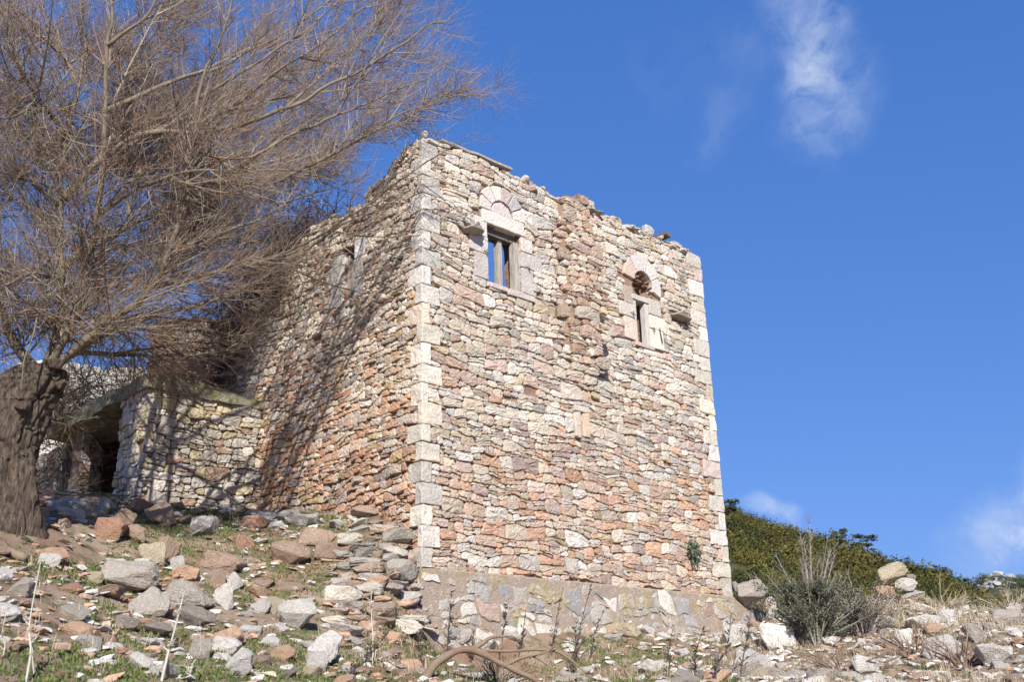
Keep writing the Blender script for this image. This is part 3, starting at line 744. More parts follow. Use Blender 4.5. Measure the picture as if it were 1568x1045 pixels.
def pin(win, u, v, l=.12):
    m = MB(); tube(m, [(u-.05, -.03, v+.03), (u, -.06, v), (u+l*.4, -.07, v-.03)], .008, 5, (.05, .04, .04)); tube(m, [(u, -.06, v+.05), (u+.01, -.06, v-.06)], .007, 5, (.05, .04, .04))
    link('hinge_pin', m.mesh('hinge_pin'), M_IRON, win)
pin(w1, 1.42, 5.62); pin(w1, 2.46, 5.60)
# right (broken) window
w2 = put('window', M_PALEWOOD, tower, (5.80, .0, 4.862), (5.918, .13, 5.773), (1, 1, 1), rs, bev=.008, jit=.004)
w2['label'] = 'narrow window with pale wooden frame under a broken arch'
put('frame_post', M_PALEWOOD, w2, (5.442, .0, 4.862), (5.53, .13, 5.773), (1, 1, 1), rs, bev=.008, jit=.004)
put('wooden_lintel', M_PALEWOOD, w2, (5.40, -.03, 5.775), (6.0, .2, 5.885), (1, 1, 1), rs, bev=.008, jit=.004)
jambs(w2, J2, rs, LIME)
put('sill', M_QUOIN, w2, (5.40, -.04, 4.77), (5.98, .3, 4.856), (.5, .42, .36), rs)
for (a0, a1, rr, c) in ((2.25, 3.0, .62, (.60, .45, .36)), (1.25, 2.22, .64, (.58, .53, .50)), (.52, 1.22, .62, (.62, .57, .5)), (-.32, .49, .56, (.58, .54, .50))):
    vouss('voussoir', 5.80, 6.18, .29, rr, a0, a1, Pf, w2, rs, d1=.028, col=c)
m = MB()
for k in range(34):
    a = rs.uniform(-.7, 3.6); q = rs.uniform(.17, .34); sz = rs.uniform(.045, .095)
    rock_add(m, rs.randint(0, 27), (5.80+q*cos(a), rs.uniform(.03, .24), 6.13+q*sin(a)*.9), sz, sz, sz*.75, rs.uniform(0, 6), rs.uniform(-.3, .3), 0, pick([(2, (.30, .17, .11)), (1, (.40, .26, .18)), (1, (.22, .13, .09))], rs))
link('broken_infill', m.mesh('broken_infill'), M_STONE, w2)
pin(w2, 5.36, 5.42, .16); pin(w2, 5.98, 5.22, .1)
m = MB(); tube(m, [(6.18, -.05, 5.30), (6.2, -.06, 5.1), (6.24, -.05, 4.98)], .011, 5, (.05, .04, .04)); link('iron_hook', m.mesh('iron_hook'), M_IRON, w2)
# window in the left wall
w3 = put('window', M_WOOD, tower, (.10, 2.22, 5.035), (.22, 2.297, 6.0), (1, 1, 1), rs, bev=.008, jit=.004)
w3['label'] = 'window in the shaded side wall seen through the twigs'
put('wooden_lintel', M_DARKWOOD, w3, (.06, 1.84, 6.004), (.3, 2.4, 6.14), (1, 1, 1), rs, bev=.008, jit=.004)
jambs(w3, JLW, rs, WHITE, True)
put('sill', M_QUOIN, w3, (-.04, 1.85, 4.93), (.3, 2.4, 5.02), (.55, .5, .45), rs)
# loophole
lp = put('loophole', M_QUOIN, tower, (SJ[0][0], -.03, SJ[0][2]), (SJ[0][1], .2, SJ[0][3]), (.58, .51, .41), rs, bev=.02, jit=.012, seg=.08)
put('jamb', M_QUOIN, lp, (SJ[1][0], -.03, SJ[1][2]), (SJ[1][1], .2, SJ[1][3]), (.54, .42, .30), rs, bev=.02, jit=.012, seg=.08)
put('lintel', M_QUOIN, lp, (3.52, -.035, 3.09), (3.93, .2, 3.20), (.56, .50, .42), rs, bev=.02, jit=.012, seg=.08)
# corbels
for (a, b, c, d), pr, cl in ((CB[0], .36, (.33, .30, .27)), (CB[1], .30, (.30, .25, .21))):
    m = MB(); V, F = ROCKS[3]; 
    rock_add(m, 2, ((a+b)/2, .05, (c+d)/2), (b-a)*.66, pr+.12, (d-c)*1.05, 0, 0, 0, cl); link('corbel', m.mesh('corbel'), M_STONE, tower)
# plank lying on the wall head
m = MB(); bm = bmesh.new()
block(m, (0, -.02, 0), (1.72, .30, .045), (1, 1, 1), rs, bev=.006, jit=.01)
o = link('roof_plank', m.mesh('roof_plank'), M_WOOD, tower); o.location = (.42, -.02, 7.505); o.rotation_euler = (radians(4), radians(-.6), 0)
m = MB(); block(m, (6.55, -.12, 7.50), (6.75, .5, 7.58), (1, 1, 1), rs, bev=.006, jit=.012); link('beam_stub', m.mesh('beam_stub'), M_DARKWOOD, tower)

# plinth
m = MB(); rs = random.Random(14)
PLC = [(3, (.46, .42, .37)), (3, (.60, .56, .50)), (2.4, (.36, .345, .33)), (1.2, (.44, .32, .25))]
pb = lambda v: .10+.05*float(sstep(-.1, -1.3, v))
pf_ = lambda u, v, d: (u, -(d+pb(v)), v); pl_ = lambda w, v, d: (-(d+pb(v)), w, v)
pk = random.Random(77)
for p in lay_stones(-.08, 9.15, -1.5, .0, .16, .40, rs, (), (), lambda u: -.07-.012*max(0, u-TW), ratio=(1.0, 2.0)):
    if pk.random() < .8: stone_mesh(m, p, pf_, rs, lambda a, b: pick(PLC, rs), gap=.012, prot=(-.003, .026), edge=.012, jit=.018, tilt=.02, dome=.002, nzs=.3)
for p in lay_stones(-.08, 2.4, -1.5, .0, .16, .40, rs, (), (), lambda u: -.07):
    if pk.random() < .8: stone_mesh(m, p, pl_, rs, lambda a, b: pick(PLC, rs), gap=.012, prot=(-.003, .026), edge=.012, jit=.018, tilt=.02, dome=.002, nzs=.3, flip=True)
us = np.arange(-.10, 9.21, .1); vs = np.array([-1.6, -1.4, -1.2, -1.0, -.85, -.7, -.55, -.4, -.25, -.12, -.03, .0]); 
def topz(u): return .0 if u < TW+.05 else -.10-.06*(u-TW)-.03*vnoise(u, 0, 0, 6)
V = []; nv = len(vs)
for u in us:
    for v in vs:
        lim = topz(u); vv = min(v, lim) if v > -.3 else v
        V.append((u, -(pb(v)-.002+.018*float(fbm(u, v, 4, 4, 3))-(.03 if v > -.02 else 0)), vv))
    V.append((u, .3, min(0., topz(u))+.004))
F = []; k = nv+1
for i in range(len(us)-1):
    for j in range(nv): F.append((i*k+j, (i+1)*k+j, (i+1)*k+j+1, i*k+j+1))
m.add(V, F, (.36, .285, .225))
ws = np.arange(-.085, 2.6, .1); V = []
for w in ws:
    for v in vs: V.append((-(pb(v)-.002+.018*float(fbm(w, v, 9, 4, 3))-(.03 if v > -.02 else 0)), w-.02 if w > 0 else -(pb(v)), v))
    V.append((.3, w, .002))
F = []
for i in range(len(ws)-1):
    for j in range(nv): F.append((i*k+j+1, (i+1)*k+j+1, (i+1)*k+j, i*k+j))
m.add(V, F, (.34, .265, .205))
link('plinth', m.mesh('plinth'), M_PLINTH, tower)

# ------------------------------------------------------------------ lean-to shed left of the tower
shed = empty('stone_shed', tuple(C0), tower.rotation_euler.z)
tag(shed, 'low rubble stone shed with mossy slab roof and dark doorway against the tower', 'shed')
US, WS = -2.3, 4.9; rs = random.Random(15)
SHC = [(4, (.56, .51, .44)), (2, (.46, .42, .37)), (1.6, (.50, .43, .28)), (1, (.48, .34, .25))]
Psf = lambda u, v, d: (u, WS-d, v); Psl = lambda w, v, d: (US-d, w, v)
cs = lambda a, b: pick(SHC, rs)
topsf = lambda u: 3.66-.10*(u-US)/2.3
m = MB()
for p in lay_stones(US, 0.0, 1.0, 3.7, .09, .24, rs, (), (), topsf, ratio=(1.0, 2.0)): stone_mesh(m, p, Psf, rs, cs, gap=.008, prot=(0, .05), tilt=.12)
us = axis_with(US+.03, .0, .15, []); vs = axis_with(.8, 3.66, .15, []); core(m, us, vs, np.ones((len(us)-1, len(vs)-1), bool) & ((vs[:-1]+vs[1:])[None, :]/2 < 3.58), Psf, -.03, -.5, col=(.24, .16, .11))
link('rubble_wall', m.mesh('rubble_wall'), M_STONE, shed)
m = MB()
for (a, b, tp) in ((WS, 6.04, 3.66),):
    m = MB()
    for p in lay_stones(a, b, 1.2, 3.7, .09, .24, rs, (), (), lambda u: tp, ratio=(1.0, 2.0)): stone_mesh(m, p, Psl, rs, cs, gap=.008, prot=(0, .05), tilt=.12, flip=True)
    us = axis_with(a+.03, b-.02, .15, []); vs = axis_with(.8, tp, .15, []); core(m, us, vs, np.ones((len(us)-1, len(vs)-1), bool), Psl, -.03, -.5, flip=True, col=(.24, .16, .11))
    link('rubble_wall', m.mesh('rubble_wall'), M_STONE, shed)
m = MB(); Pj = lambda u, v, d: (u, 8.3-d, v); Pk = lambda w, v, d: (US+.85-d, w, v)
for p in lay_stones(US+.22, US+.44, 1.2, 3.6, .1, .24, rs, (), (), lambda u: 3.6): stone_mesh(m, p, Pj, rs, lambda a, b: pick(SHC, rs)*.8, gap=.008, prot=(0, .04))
for p in lay_stones(8.8, 13.2, 1.2, 4.0, .1, .24, rs, (), (), lambda u: 3.5 if u < 9.6 else 3.95): stone_mesh(m, p, Pk, rs, lambda a, b: pick(SHC, rs)*.4, gap=.008, prot=(0, .04), flip=True)  # shade painted into this wall beyond the doorway, stones and core alike
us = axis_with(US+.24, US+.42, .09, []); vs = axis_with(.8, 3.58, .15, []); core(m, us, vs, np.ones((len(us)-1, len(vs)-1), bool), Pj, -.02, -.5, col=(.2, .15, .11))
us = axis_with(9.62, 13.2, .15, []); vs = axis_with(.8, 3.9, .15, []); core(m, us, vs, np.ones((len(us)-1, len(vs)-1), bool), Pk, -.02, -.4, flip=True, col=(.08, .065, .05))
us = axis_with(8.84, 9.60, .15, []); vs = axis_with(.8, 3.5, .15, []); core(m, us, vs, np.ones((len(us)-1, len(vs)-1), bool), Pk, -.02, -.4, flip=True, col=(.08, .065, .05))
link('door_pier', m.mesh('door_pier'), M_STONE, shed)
m = MB()   # inner rear wall and far end; interior shade is put into their colours
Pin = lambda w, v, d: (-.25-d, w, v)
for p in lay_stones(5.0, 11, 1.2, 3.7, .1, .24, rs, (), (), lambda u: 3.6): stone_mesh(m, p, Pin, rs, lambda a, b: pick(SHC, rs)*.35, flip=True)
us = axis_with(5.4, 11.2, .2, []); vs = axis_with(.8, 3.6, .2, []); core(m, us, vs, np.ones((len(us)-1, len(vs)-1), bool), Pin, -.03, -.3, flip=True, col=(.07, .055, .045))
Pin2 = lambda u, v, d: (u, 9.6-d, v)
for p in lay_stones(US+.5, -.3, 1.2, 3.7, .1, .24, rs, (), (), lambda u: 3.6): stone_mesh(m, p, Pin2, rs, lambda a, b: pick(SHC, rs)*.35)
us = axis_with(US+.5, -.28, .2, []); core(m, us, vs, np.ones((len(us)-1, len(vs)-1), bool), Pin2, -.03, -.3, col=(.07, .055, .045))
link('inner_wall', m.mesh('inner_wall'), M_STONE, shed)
# mossy slab roof: thick, sagging, uneven edge
m = MB(); nu, nw = 26, 40; uu = np.linspace(US-.10, .05, nu); ww = np.linspace(WS-.08, 9.5, nw); V = []
for lay in (0, 1):
    for a in uu:
        for b in ww:
            th = .16+.10*float(fbm(a, b, 3, 1.4, 3))+.13*float(sstep(.0, -2.3, a)); base = 3.60-.02*(a-US)/2.3+.05*float(fbm(a, b, 8, .8, 3))
            e = .05*float(vnoise(a, b, 2, 3)); sx = (-1 if a == uu[0] else 0)*e; sy = (-1 if b == ww[0] else 1 if b == ww[-1] else 0)*e
            V.append((a+sx, b+sy, base+(th if lay else 0)+.02*float(vnoise(a, b, lay, 7))))
ix = np.arange(nu*nw).reshape(nu, nw); n0 = nu*nw; F = []
for i in range(nu-1):
    for j in range(nw-1):
        F.append((ix[i, j], ix[i, j+1], ix[i+1, j+1], ix[i+1, j])); F.append((n0+ix[i, j], n0+ix[i+1, j], n0+ix[i+1, j+1], n0+ix[i, j+1]))
def side(lst):
    for a, b in zip(lst[:-1], lst[1:]): F.append((a, b, n0+b, n0+a))
side(list(ix[:, 0])); side(list(ix[-1, :])); side(list(ix[::-1, -1])); side(list(ix[0, ::-1]))
m.add(V, [tuple(int(q) for q in f) for f in F], (.2, .2, .1)); link('roof_slab', m.mesh('roof_slab'), M_MOSS, shed)

# ------------------------------------------------------------------ whitewashed wall and wire fence behind the shed
rs = random.Random(16)
wa = atd(20, 600, 27); wb = atd(225, 600, 27); L_ = np.linalg.norm((wb-wa)[:2]); wd = (wb-wa)/np.linalg.norm(wb-wa); wd[2] = 0; wd /= np.linalg.norm(wd)
ww_ = empty('whitewashed_wall', (wa[0], wa[1], 6.0), atan2(wd[1], wd[0])); tag(ww_, 'bright whitewashed stone wall behind the shed roof', 'wall')
m = MB(); WWC = [(3, (.70, .68, .64)), (1, (.56, .53, .48))]
zt = atd(120, 556, 27)[2]-6.0
for p in lay_stones(0, L_, .0, zt, .14, .34, rs, (), (), lambda u: zt-.1+.12*float(vnoise(u, 0, 0, 2))): stone_mesh(m, p, Pf, rs, lambda a, b: pick(WWC, rs), gap=.004, prot=(0, .02), edge=.010)
us = axis_with(.02, L_-.02, .3, []); vs = axis_with(-1.2, zt-.15, .3, []); core(m, us, vs, np.ones((len(us)-1, len(vs)-1), bool), Pf, -.03, -.6, col=(.6, .56, .5)); link('masonry', m.mesh('masonry'), M_STONE, ww_)
fa, fb = T(-3.4, 10.2, 0), T(-.6, 10.2, 0)
fence = empty('wire_fence', (fa[0], fa[1], C0[2]+2.6), tower.rotation_euler.z); tag(fence, 'thin wire mesh fence on posts above the shed roof', 'fence')
m = MB(); fl = 3.2
for i in range(int(fl/.13)+1): tube(m, [(i*.13, 0, .3), (i*.13+.01, 0.01, 2.6)], .0045, 4, (.1, .09, .085))
for j in range(14): tube(m, [(0, 0, .4+j*.16), (fl/2, 0, .39+j*.16), (fl, 0, .4+j*.16)], .0045, 4, (.1, .09, .085))
link('wire_mesh', m.mesh('wire_mesh'), M_IRON, fence)
for x in (0.02, 1.6, 3.15):
    m = MB(); tube(m, [(x, .05, -.8), (x, .05, 1), (x+.02, .05, 2.75)], .045, 7, (.3, .28, .25)); link('post', m.mesh('post'), M_WOOD, fence)

# ------------------------------------------------------------------ dry stone wall heap at the tower corner
rs = random.Random(17)
dh = empty('drystone_wall', tuple(T(-.55, .6, -.9))); tag(dh, 'tumbled dry stone wall of grey stones stacked against the tower corner', 'dry stone wall')
m = MB(); DRY = [(4, (.30, .275, .24)), (3, (.36, .325, .28)), (2.6, (.36, .27, .21)), (.8, (.50, .45, .38)), (1, (.46, .31, .22))]
base = np.array(dh.location)
for row, py in enumerate(np.arange(968, 772, -11.5)):
    x = (500 if py > 850 else 520)+rs.uniform(-12, 12)
    while x < 655:
        wpx = rs.uniform(22, 58)
        P = hit(min(x+wpx/2, 652), py+rs.uniform(-3, 3), 13)
        if P is None: x += wpx; continue
        q = P-C0
        if q@DU > -.16 and q@DL > -.16: P = P-DU*(q@DU+.2)
        s = wpx/104/2*1.15
        grey = DRY if py < 880 else DRY[1:]
        rock_add(m, rs.randint(0, 27), P-base+np.array([0, .03, .05]), s, s*rs.uniform(.9, 1.2), s*rs.uniform(.62, .85) if wpx > 28 else s*.85, rs.uniform(-.35, .35), rs.uniform(-.15, .15), rs.uniform(-.14, .14), pick(grey, rs))
        x += wpx*.86
link('stacked_stones', m.mesh('stacked_stones'), M_ROCKS, dh)
# earth fill behind the stack is the ground itself

# ------------------------------------------------------------------ the bare tree
TB = atd(2, 790, 15.0); TB[2] = gz(TB[0], TB[1])-.75
tree = empty('bare_tree', tuple(TB)); tag(tree, 'huge leafless tree with gnarled trunk and reddish twigs left of the tower', 'tree')
tp = [atd(-16, 812, 15.0), atd(-12, 760, 15.0), atd(-4, 700, 15), atd(10, 650, 15), atd(38, 600, 15), atd(62, 568, 15)]
tp[0][2] = TB[2]
sp = spline(tp, 18); nS = len(sp); tt = np.linspace(0, 1, nS)
rad = np.interp(tt, [0, .2, .4, .65, .85, 1], [.68, .53, .44, .44, .43, .34])
ns = 110; V = []; th = np.arange(ns)*2*pi/ns
for i in range(nS):
    for a in th:
        r = rad[i]*(1.06+.13*vnoise(cos(a)*2.2, sin(a)*2.2, i*.04, 1)+.08*vnoise(cos(a)*6, sin(a)*6, i*.04, 1)-.075*(1-abs(vnoise(cos(a)*9+.6*vnoise(cos(a), sin(a), i*.1, 3), sin(a)*7, i*.11, 1)))**3-.05*(1-abs(vnoise(cos(a)*17, sin(a)*17, i*.22, 1)))**3+.10*max(0, 1-tt[i]*5)*sin(a*5))
        V.append((sp[i][0]+r*cos(a), sp[i][1]+r*sin(a), sp[i][2]+.1*vnoise(cos(a), sin(a), i, 2)*.3))
i_ = np.arange(nS*ns).reshape(nS, ns); j_ = np.roll(i_, -1, 1)
m = MB(); m.add(np.array(V)-TB, np.stack([i_[:-1], j_[:-1], j_[1:], i_[1:]], -1).reshape(-1, 4), (.2, .15, .11)); m.f.append(tuple(int(q) for q in i_[-1]))
# burls
rs = random.Random(18)
for k in range(9):
    i = rs.randint(nS//2, nS-1); a = rs.uniform(0, 6.3); rock_add(m, k, sp[i]-TB+np.array([cos(a), sin(a), rs.uniform(-.1, .2)])*rad[i]*.85, .2, .2, .18, a, 0, 0, (.2, .15, .11))
link('trunk', m.mesh('trunk', True), M_BARK, tree)
LIMBS = [  # picture-plane course of each main limb with its distance, and base radius
 ([(62, 575, 15), (88, 500, 15), (95, 400, 15.2), (92, 300, 15.4), (100, 200, 15.5), (125, 120, 15.5), (130, 0, 15.6), (138, -120, 15.6)], .09),
 ([(66, 580, 15), (115, 480, 14.6), (150, 330, 14.5), (160, 170, 14.4), (165, 60, 14.3), (190, -60, 14.2), (205, -160, 14.2)], .115),
 ([(72, 575, 15), (150, 505, 14.5), (232, 440, 14.1), (285, 300, 13.7), (305, 150, 13.5), (345, 20, 13.4), (380, -80, 13.4)], .11),
 ([(95, 410, 15.2), (200, 345, 16.8), (300, 305, 18.2), (420, 280, 19.2), (540, 222, 19.2), (640, 168, 18.8), (725, 128, 18.4)], .10),
 ([(110, 545, 15.2), (200, 495, 16.0), (320, 462, 16.8), (400, 425, 17.0), (480, 372, 16.6), (560, 330, 16.3), (620, 300, 16.0)], .085),
 ([(94, 310, 15.4), (150, 250, 14.9), (215, 207, 14.4), (330, 200, 14), (430, 172, 13.8), (540, 112, 13.8), (640, 55, 13.8), (690, 20, 13.8)], .105),
 ([(160, 170, 14.4), (250, 130, 14.6), (360, 92, 14.9), (480, 22, 15), (540, -50, 15)], .08),
 ([(93, 320, 15.4), (40, 272, 15), (0, 265, 14.7), (-80, 235, 14.4)], .08),
 ([(93, 430, 15.2), (40, 420, 14.6), (-10, 445, 14.2), (-90, 440, 14)], .07),
 ([(122, 125, 15.5), (80, 60, 15.7), (40, 25, 15.8), (-30, -40, 15.8)], .06),
 ([(232, 440, 14.1), (320, 420, 14.6), (430, 392, 16.2), (540, 330, 16.2), (640, 255, 15.8), (728, 208, 15.8)], .07),
 ([(165, 70, 14.3), (225, 15, 14), (265, -70, 13.9)], .06),
 ([(285, 300, 13.7), (400, 232, 13.9), (500, 182, 14.3), (600, 142, 14.5), (700, 92, 14.6)], .065),
 ([(110, 540, 15.2), (240, 545, 16.8), (330, 540, 17.9), (420, 505, 17.8), (500, 470, 17.0)], .07),
 ([(320, 200, 14), (420, 112, 14.3), (520, 42, 14.6), (610, -50, 14.7)], .06),
 ([(100, 205, 15.5), (60, 150, 14.8), (20, 80, 14.4), (-20, -20, 14.2)], .07),
 ([(62, 575, 15), (20, 520, 15.2), (-20, 400, 15.4), (-40, 250, 15.4), (-20, 120, 15.2), (0, -40, 15)], .15),
 ([(232, 440, 14.1), (300, 370, 15.8), (380, 340, 16.6), (470, 300, 16.6), (560, 262, 16.2)], .07),
 ([(150, 330, 14.5), (230, 280, 13.6), (330, 262, 13.2), (440, 262, 13.2), (540, 240, 13.3)], .06),
 ([(150, 250, 14.9), (260, 190, 15.6), (380, 160, 16), (500, 140, 15.8), (590, 105, 15.4), (650, 75, 15.2)], .06),
 ([(305, 150, 13.5), (400, 90, 13.6), (500, 20, 13.8), (580, -50, 14)], .05),
 ([(420, 280, 16.4), (500, 240, 15.8), (590, 190, 15.4), (680, 150, 15.2), (760, 150, 15.1)], .045),
 ([(95, 400, 15.2), (180, 380, 16), (270, 370, 16.8), (360, 350, 17), (440, 330, 17)], .06),
 ([(60, 160, 15), (10, 180, 14.6), (-60, 170, 14.4)], .05),
 ([(95, 460, 15.1), (60, 480, 14.4), (40, 540, 14.1), (30, 600, 14.0)], .035),
 ([(150, 505, 14.9), (240, 478, 16.2), (320, 505, 17.5), (400, 545, 18.2)], .045),
 ([(150, 330, 14.5), (230, 250, 16.5), (320, 180, 18.5), (420, 120, 19.8), (530, 60, 20.2), (620, 0, 20.2)], .07),
 ([(95, 300, 15.4), (170, 230, 17), (260, 170, 18.8), (350, 90, 19.8), (430, 0, 20.2)], .07),
 ([(115, 480, 14.6), (180, 420, 16.5), (260, 370, 18.5), (340, 330, 20), (430, 290, 20.5)], .06),
 ([(92, 300, 15.4), (60, 220, 17), (30, 130, 18), (10, 20, 18.5)], .06),
 ([(160, 170, 14.4), (220, 100, 16), (280, 30, 17.5), (330, -40, 18)], .05),
 ([(420, 280, 19.2), (500, 230, 20), (590, 150, 20.2), (670, 90, 20)], .045),
 ([(430, 172, 13.8), (520, 90, 14.6), (600, 20, 15.2), (650, -40, 15.4)], .045),
 ([(300, 305, 18.2), (390, 250, 19.5), (480, 180, 20.4), (560, 90, 20.8)], .05),
]
limb_pts = []
for pts, r0 in LIMBS:
    P = spline([atd(*q) for q in pts], 6); n = len(P)
    P = P+.10*np.stack([vnoise(P[:, 0], P[:, 1], P[:, 2]+5, 2.5), vnoise(P[:, 0]+9, P[:, 1], P[:, 2], 2.5), vnoise(P[:, 0], P[:, 1]+7, P[:, 2], 2.5)], 1)*np.linspace(0, 1, n)[:, None]
    R = r0*(1-np.linspace(0, 1, n)*.85)*.52; limb_pts.append((P, R))
    m = MB(); tube(m, P-TB, R, 8, (.155, .125, .088)); link('branch', m.mesh('branch', True), M_BRANCH, tree)
# twigs, three orders
def grow(PP, RR, TDn, spacing, lmin, lmax, ang, up, out, rscale, kpts, t0=.12, curl=.5, taper=.35):
    """sample children along parent polylines PP (n,k,3)"""
    n, k, _ = PP.shape; seg = np.linalg.norm(np.diff(PP, axis=1), axis=2); Ltot = seg.sum(1)
    cnt = np.maximum(1, (Ltot/spacing*(.7+.6*rng.random(n))).astype(int)); idx = np.repeat(np.arange(n), cnt)
    t = t0+(1-t0)*rng.random(len(idx)); f = t*(k-1); i = np.minimum(f.astype(int), k-2); fr = (f-i)[:, None]
    st = PP[idx, i]*(1-fr)+PP[idx, i+1]*fr; tan = PP[idx, i+1]-PP[idx, i]; tan /= np.linalg.norm(tan, axis=1)[:, None]+1e-9
    rp = RR[idx, i]*(1-fr[:, 0])+RR[idx, i+1]*fr[:, 0]
    rnd = rng.normal(size=(len(idx), 3)); rnd -= (rnd*tan).sum(1)[:, None]*tan; rnd /= np.linalg.norm(rnd, axis=1)[:, None]
    a = ang*(.6+.8*rng.random(len(idx)))[:, None]
    d = tan*np.cos(a)+rnd*np.sin(a)
    ln = (lmin+(lmax-lmin)*rng.random(len(idx)))*(1-.55*t)
    P = np.empty((len(idx), kpts, 3)); P[:, 0] = st; cur = d.copy(); step = (ln/(kpts-1))[:, None]
    upv = np.array([.10, 0, 1.]); 
    for q in range(1, kpts):
        outv = st-CEN; outv /= np.linalg.norm(outv, axis=1)[:, None]
        cur = cur+(up*upv+out*outv+curl*rng.normal(size=cur.shape)*.35)/(kpts-1); cur /= np.linalg.norm(cur, axis=1)[:, None]
        P[:, q] = P[:, q-1]+cur*step
    r = np.minimum(rp*.75, rscale*(.7+.6*rng.random(len(idx)))*(.6+.4*ln/lmax))
    R = r[:, None]*np.linspace(1, taper, kpts)[None]
    return P, R
CEN = atd(120, 420, 15)
def resamp(P, R, k):
    n = len(P); f = np.linspace(0, n-1, k); i = np.minimum(f.astype(int), n-2); fr = f-i
    return P[i]*(1-fr)[:, None]+P[i+1]*fr[:, None], R[i]*(1-fr)+R[i+1]*fr
def sungap(P, R, frac):
    """thin the wood that stands between the sun and the shed front or the tower's side wall"""
    mid = P[:, P.shape[1]//2]-C0; u, w, v = mid@DU, mid@DL, mid[:, 2]; su, sw, sv = SUN@DU, SUN@DL, SUN[2]
    t = (w-4.9)/sw; a = u-t*su; b = v-t*sv; k1 = (t > 0) & (a > -2.7) & (a < .1) & (b > .9) & (b < 4.2)
    t = u/su; a = w-t*sw; b = v-t*sv; k2 = (t > 0) & (a > -.5) & (a < 5.2) & (b > .6) & (b < 7.6)
    t = w/sw; a = u-t*su; b = v-t*sv; k3 = (t > 0) & (a > .35) & (a < 4) & (b > 1) & (b < 7.8)
    keep = ~((k3 & (rng.random(len(P)) < .9)) | (k1 & (rng.random(len(P)) < frac)) | (k2 & (rng.random(len(P)) < frac*.74)))
    keep &= ~((P[..., 2].min(1) < 6.4) & (rng.random(len(P)) < .93))   # little hangs below the crotch
    return P[keep], R[keep]
LP = [resamp(P, R, 12) for P, R in limb_pts]; PP = np.stack([a for a, _ in LP]); RR = np.stack([b for _, b in LP])
m = MB(); BROWN = np.array([[.34, .27, .19], [.27, .20, .145], [.43, .37, .29], [.37, .215, .15], [.42, .38, .31], [.16, .12, .09]])*.76
def tcol(n, p): return BROWN[rng.choice(6, n, p=p)]*(.8+.4*rng.random((n, 1)))
P1, R1 = grow(PP, RR, None, .75, 1.2, 3.2, .75, .22, .35, .025, 12, .06, .8)
P1, R1 = sungap(P1, R1, .75)
tubes(m, P1-TB, R1, 6, tcol(len(P1), [.4, .2, .2, .05, .1, .05]))
TI = [0, 1, 3, 4, 7, 8, 9, 13, 15, 16, 17, 22, 25, 28, 26, 27]   # the tangle of thin wood low in the crown
Pt, Rt = grow(PP[TI][:, :8], RR[TI][:, :8], None, .075, .8, 2.2, 1.25, .0, .05, .014, 10, .14, 1.6)
Pt, Rt = sungap(Pt, Rt, .94)
tubes(m, Pt-TB, Rt, 5, tcol(len(Pt), [.25, .15, .2, .05, .25, .1]))
PP = np.concatenate([PP, P1]); RR = np.concatenate([RR, R1])
P2, R2 = grow(PP, RR, None, .072, .5, 1.7, .8, .26, .32, .010, 8, .06, .7)
P2, R2 = sungap(P2, R2, .90)
tubes(m, P2-TB, R2, 4, tcol(len(P2), [.3, .2, .2, .1, .12, .08]))
Pt2, Rt2 = grow(Pt, Rt, None, .12, .2, .9, 1.1, .05, .05, .006, 6, .05, 1.4); tubes(m, Pt2-TB, Rt2, 3, tcol(len(Pt2), [.25, .2, .15, .2, .12, .08]))
Pt3, Rt3 = grow(Pt2, Rt2, None, .12, .1, .4, 1.0, .1, .05, .0035, 4, .05, 1.0); tubes(m, Pt3-TB, Rt3, 3, tcol(len(Pt3), [.2, .22, .13, .25, .1, .1]))
P3, R3 = grow(P2, R2, None, .115, .22, .85, .8, .38, .22, .0064, 6, .08, .75)
tubes(m, P3-TB, R3, 3, tcol(len(P3), [.2, .22, .12, .24, .06, .16]))
P4, R4 = grow(P3, R3, None, .105, .10, .36, .8, .40, .2, .0044, 4, .05, .8, .6)
tubes(m, P4-TB, R4, 3, tcol(len(P4), [.15, .2, .11, .36, .07, .11]))
print('TWIGS', len(Pt), len(Pt2), len(Pt3))
print('TWIGS', len(P2), len(P3), len(P4))
o = link('twigs', m.mesh('twigs'), M_VCOL, tree); o['kind'] = 'stuff'

# ------------------------------------------------------------------ loose rocks
PAL = {'white': (.70, .655, .59), 'pale grey': (.54, .505, .455), 'grey': (.43, .38, .32), 'brown': (.40, .285, .21), 'red-brown': (.42, .245, .165), 'orange': (.56, .36, .24), 'tan': (.50, .42, .29), 'dark grey': (.31, .265, .225)}
RM = []
for k, (V, F) in enumerate(ROCKS):
    b = MB(); b.add(V, F, (1, 1, 1)); me = b.mesh('rock'); me.materials.append(M_ROCK); RM.append(me)
placed = []
def rock(pos, w, h, dpt, colname, rz=None, tilt=None, k=None, kcol=None, zoff=.25):
    k = random.randint(0, 27) if k is None else k; V, _ = ROCKS[k]; ext = V.max(0)-V.min(0)
    o = bpy.data.objects.new('rock', RM[k]); COL.objects.link(o)
    o.scale = (w/ext[0], dpt/ext[1], h/ext[2]); o.rotation_euler = (random.uniform(-.25, .25) if tilt is None else 0, random.uniform(-.25, .25) if tilt is None else tilt, random.uniform(-.6, .6)+random.choice((0, pi)) if rz is None else rz)
    o.location = (pos[0], pos[1], pos[2]+h*zoff)
    c = np.array(PAL[colname])*random.uniform(.88, 1.12); o.color = (*c, 1)
    placed.append((o, w, h, colname)); return o
def proj(p):
    d = np.asarray(p, float)-EYE; z = d@FW; return CX+F_PX*(d@RT)/z, CY-F_PX*(d@UP)/z, z
